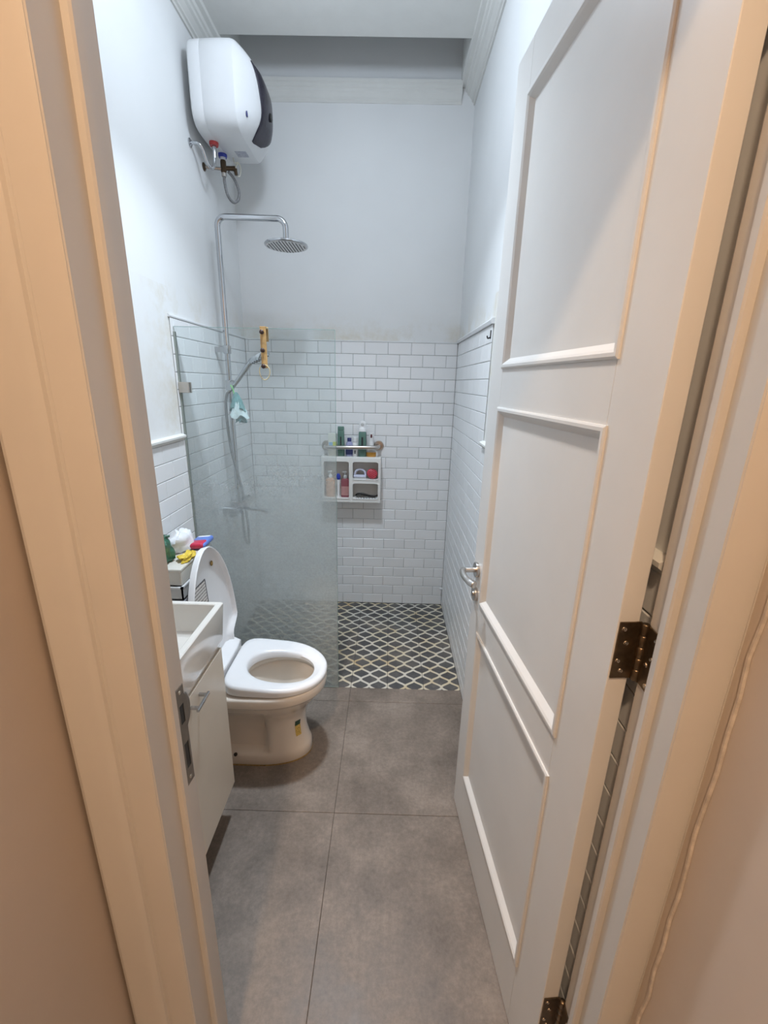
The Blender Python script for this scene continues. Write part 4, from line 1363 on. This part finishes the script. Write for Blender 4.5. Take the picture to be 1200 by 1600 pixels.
lr = [[LP(y * 0.90, d * 0.985, -0.030) for y, d in lid_outline(0.012)], [LP(y, d, -0.020) for y, d in lid_outline(0.004)], [LP(y, d, 0.002) for y, d in lid_outline(0.0)], [LP(y, d, 0.006) for y, d in lid_outline(0.002)],
      [LP(y, d, 0.005) for y, d in lid_outline(0.005)], [LP(y, d, -0.012) for y, d in lid_outline(0.012)], [LP(y * 0.9, d * 0.98, -0.022) for y, d in lid_outline(0.024)]]
lid = MB().quad_ring(lr).xform(M_).build('lid', 'seat_plastic', to, smooth=45)
# printed instruction sheet and bumper mark inside the lid
MB().quad_ring([[LP(y, d, -0.0205) for y, d in ((-0.135, 0.265), (-0.005, 0.265), (-0.005, 0.365), (-0.135, 0.365))]], cap0=False).xform(M_).build('instruction_sticker', 'printed_text', lid)
fr_ = MB()
bq = ((-0.138, 0.262), (-0.002, 0.262), (-0.002, 0.368), (-0.138, 0.368))
for a, b in zip(bq, bq[1:] + bq[:1]):
    fr_.tube([LP(a[0], a[1], -0.0200), LP(b[0], b[1], -0.0200)], 0.0011, 6)
fr_.xform(M_).build('sticker_border', 'label_dark', lid)
MB().sphere(LP(0.072, 0.405, -0.016), 0.010, 0.5, 0.9, 1.2, 12).xform(M_).build('rubber_bumper', 'rust_stain', lid, smooth=60)

# ------------------------------------------------------------------ things on the tank
ZK_ = 0.762
o = MB()
for i in range(5):
    o.box(-0.928 + 0.004 * (i % 2), -0.772 - 0.003 * (i % 3), 1.475 + 0.006 * (i % 3), 1.765 - 0.005 * (i % 2), ZK_ + i * 0.006, ZK_ + i * 0.006 + 0.0056)
tag(o.build('paper_stack', 'paper'), 'small stack of grey folded papers on the toilet tank', 'papers')
tr_ = thing('plastic_tray', 'open pale plastic tray with bright rim on the papers', 'tray', (-0.85, 1.62, ZK_ + 0.030))
MB().box(-0.078, 0.078, -0.145, 0.145, 0, 0.005).box(-0.078, -0.073, -0.145, 0.145, 0, 0.05).box(0.073, 0.078, -0.145, 0.145, 0, 0.05).box(-0.078, 0.078, -0.145, -0.140, 0, 0.05).box(-0.078, 0.078, 0.140, 0.145, 0, 0.05).build('tray_body', 'tray_grey', tr_)
MB().box(-0.080, -0.071, -0.147, 0.147, 0.046, 0.053).box(0.071, 0.080, -0.147, 0.147, 0.046, 0.053).box(-0.080, 0.080, -0.147, -0.138, 0.046, 0.053).box(-0.08, 0.08, 0.138, 0.147, 0.046, 0.053).build('rim', 'white_plastic', tr_)
o = MB().box(-0.905, -0.80, 1.53, 1.72, ZK_ + 0.036, ZK_ + 0.066, 0.004).build('soap_box', 'label_dark')
tag(o, 'dark box lying inside the open plastic tray', 'box')
bxx = thing('storage_box', 'cream plastic box with small slot on top of the tray', 'box', (-0.85, 1.625, ZK_ + 0.083))
MB().box(-0.074, 0.074, -0.14, 0.14, 0, 0.062, 0.008).build('box_body', 'box_cream', bxx)
MB().box(-0.076, 0.076, -0.142, 0.142, 0.058, 0.070, 0.004).build('box_lid', 'box_cream', bxx)
MB().box(0.0735, 0.0745, -0.03, -0.022, 0.025, 0.043).build('slot', 'black', bxx)
ZB_ = ZK_ + 0.083 + 0.070


def blob(c, r, seed, k=0.22, n=24):
    rnd = random.Random(seed)
    ph = [rnd.uniform(0, 6.28) for _ in range(8)]
    m = MB()
    rings = []
    for i in range(1, n // 2):
        th = PI * i / (n // 2)
        ring = []
        for j in range(n):
            a = 2 * PI * j / n
            q = 1 + k * (math.sin(3 * a + ph[0] + 2 * th) * 0.5 + math.sin(5 * th + ph[1] + a) * 0.5 + math.sin(7 * a + 4 * th + ph[2]) * 0.35)
            z = c[2] + r[2] * math.cos(th) * q
            ring.append((c[0] + r[0] * math.sin(th) * math.cos(a) * q, c[1] + r[1] * math.sin(th) * math.sin(a) * q, max(z, c[2] - r[2] * 0.8)))
        rings.append(ring)
    return m.quad_ring(rings)


o = blob((-0.872, 1.545, ZB_ + 0.046), (0.040, 0.045, 0.056), 3, 0.25).tube([(-0.87, 1.560, ZB_ + 0.082), (-0.862, 1.570, ZB_ + 0.100), (-0.85, 1.578, ZB_ + 0.098)], [0.014, 0.009, 0.005], 8).build('green_bag', 'bag_green', smooth=50)
tag(o, 'crumpled dark green plastic bag on top of the cream box', 'bag')
o = blob((-0.862, 1.680, ZB_ + 0.037), (0.046, 0.062, 0.047), 11, 0.22).build('white_bag', 'bag_white', smooth=50)
tag(o, 'crumpled white plastic bag beside the green bag', 'bag')
o = blob((-0.795, 1.585, ZB_ + 0.012), (0.024, 0.046, 0.015), 21, 0.36).build('yellow_packet', 'packet_yellow', smooth=50)
tag(o, 'crumpled yellow packet in front of the white bag', 'packet')
bp = thing('wipes_packet', 'blue and red printed packet lying behind the toilet lid', 'packet', (-0.800, 1.735, ZB_ + 0.004))
MB().box(-0.036, 0.036, -0.06, 0.055, 0.0, 0.024, 0.010, 3).xform(Matrix.Rotation(math.radians(-6), 4, 'Y')).build('pouch', 'packet_blue', bp, smooth=60)
MB().box(-0.034, 0.034, -0.064, -0.006, 0.002, 0.0265, 0.010, 3).xform(Matrix.Rotation(math.radians(-6), 4, 'Y')).build('red_print', 'packet_red', bp, smooth=60)
MB().box(-0.030, 0.030, 0.030, 0.050, 0.004, 0.0258, 0.009, 3).xform(Matrix.Rotation(math.radians(-6), 4, 'Y')).build('white_print', 'bag_white', bp, smooth=60)

# ================================================================== VANITY
VX = -0.553
va = thing('vanity_cabinet', 'white wall-hung vanity cabinet under the basin', 'cabinet', (XL, 0.99, 0.145))
M_ = Matrix.Translation((-XL, -0.99, -0.145))
VY0, VY1 = 0.735, 1.268
MB().box(XL - 0.004, VX - 0.020, VY0, VY1, 0.145, 0.735).xform(M_).build('carcass', 'cabinet_white', va)
dr = MB().box(VX - 0.019, VX - 0.001, VY0, VY1, 0.145, 0.731, 0.001, 1).xform(M_).build('cabinet_door', 'cabinet_white', va)
MB().box(VX + 0.020, VX + 0.028, 1.012, 1.092, 0.690, 0.700, 0.002).box(VX - 0.003, VX + 0.022, 1.020, 1.028, 0.691, 0.699).box(VX - 0.003, VX + 0.022, 1.076, 1.084, 0.691, 0.699).xform(M_).build('bar_handle', 'chrome', dr)
ba = thing('wash_basin', 'white rectangular ceramic basin set on the vanity cabinet', 'basin', (XL, 0.99, 0.735))
M_ = Matrix.Translation((-XL, -0.99, -0.735))
bx0, bx1, by0, by1, bz = XL - 0.003, VX + 0.002, 0.728, 1.312, 0.880


def rect(x0, x1, y0, y1, z, r=0.006):
    out = []
    for cx, cy, a in ((x1 - r, y1 - r, 0), (x0 + r, y1 - r, PI / 2), (x0 + r, y0 + r, PI), (x1 - r, y0 + r, 1.5 * PI)):
        for i in range(4):
            t = a + PI / 2 * i / 3
            out.append((cx + r * math.cos(t), cy + r * math.sin(t), z))
    return out


MB().quad_ring([rect(bx0, bx1 - 0.008, by0, by1 - 0.045, 0.735), rect(bx0, bx1, by0, by1 - 0.030, 0.760), rect(bx0, bx1, by0, by1, bz - 0.012), rect(bx0, bx1, by0, by1, bz - 0.003), rect(bx0 + 0.002, bx1 - 0.003, by0 + 0.002, by1 - 0.003, bz),
                rect(bx0 + 0.11, bx1 - 0.019, by0 + 0.016, by1 - 0.016, bz), rect(bx0 + 0.113, bx1 - 0.022, by0 + 0.019, by1 - 0.019, bz - 0.003), rect(bx0 + 0.118, bx1 - 0.027, by0 + 0.03, by1 - 0.028, bz - 0.10, 0.012), rect(bx0 + 0.13, bx1 - 0.04, by0 + 0.05, by1 - 0.045, bz - 0.112, 0.015)]).xform(M_).build('bowl', 'basin_ceramic', ba, smooth=30)
MB().lathe([(0.0001, bz - 0.1105), (0.022, bz - 0.1105), (0.024, bz - 0.112)], (-0.70, 1.0, 0), 24).xform(M_).build('drain', 'chrome', ba)
fa = thing('basin_faucet', 'chrome single-lever faucet on the rear deck of the basin', 'faucet', (-0.885, 1.0, bz))
MB().lathe([(0.025, 0), (0.024, 0.006), (0.019, 0.012), (0.018, 0.10), (0.0001, 0.105)], seg=24).build('body', 'chrome', fa, smooth=45)
MB().tube(spline([(0.0, 0, 0.07), (0.06, 0, 0.085), (0.115, 0, 0.078), (0.120, 0, 0.062)], 5), 0.011, 12).build('spout', 'chrome', fa, smooth=60)
MB().tube([(0, 0, 0.10), (0.02, 0, 0.125), (0.07, 0, 0.135)], [0.012, 0.008, 0.006], 10).build('lever', 'chrome', fa, smooth=60)
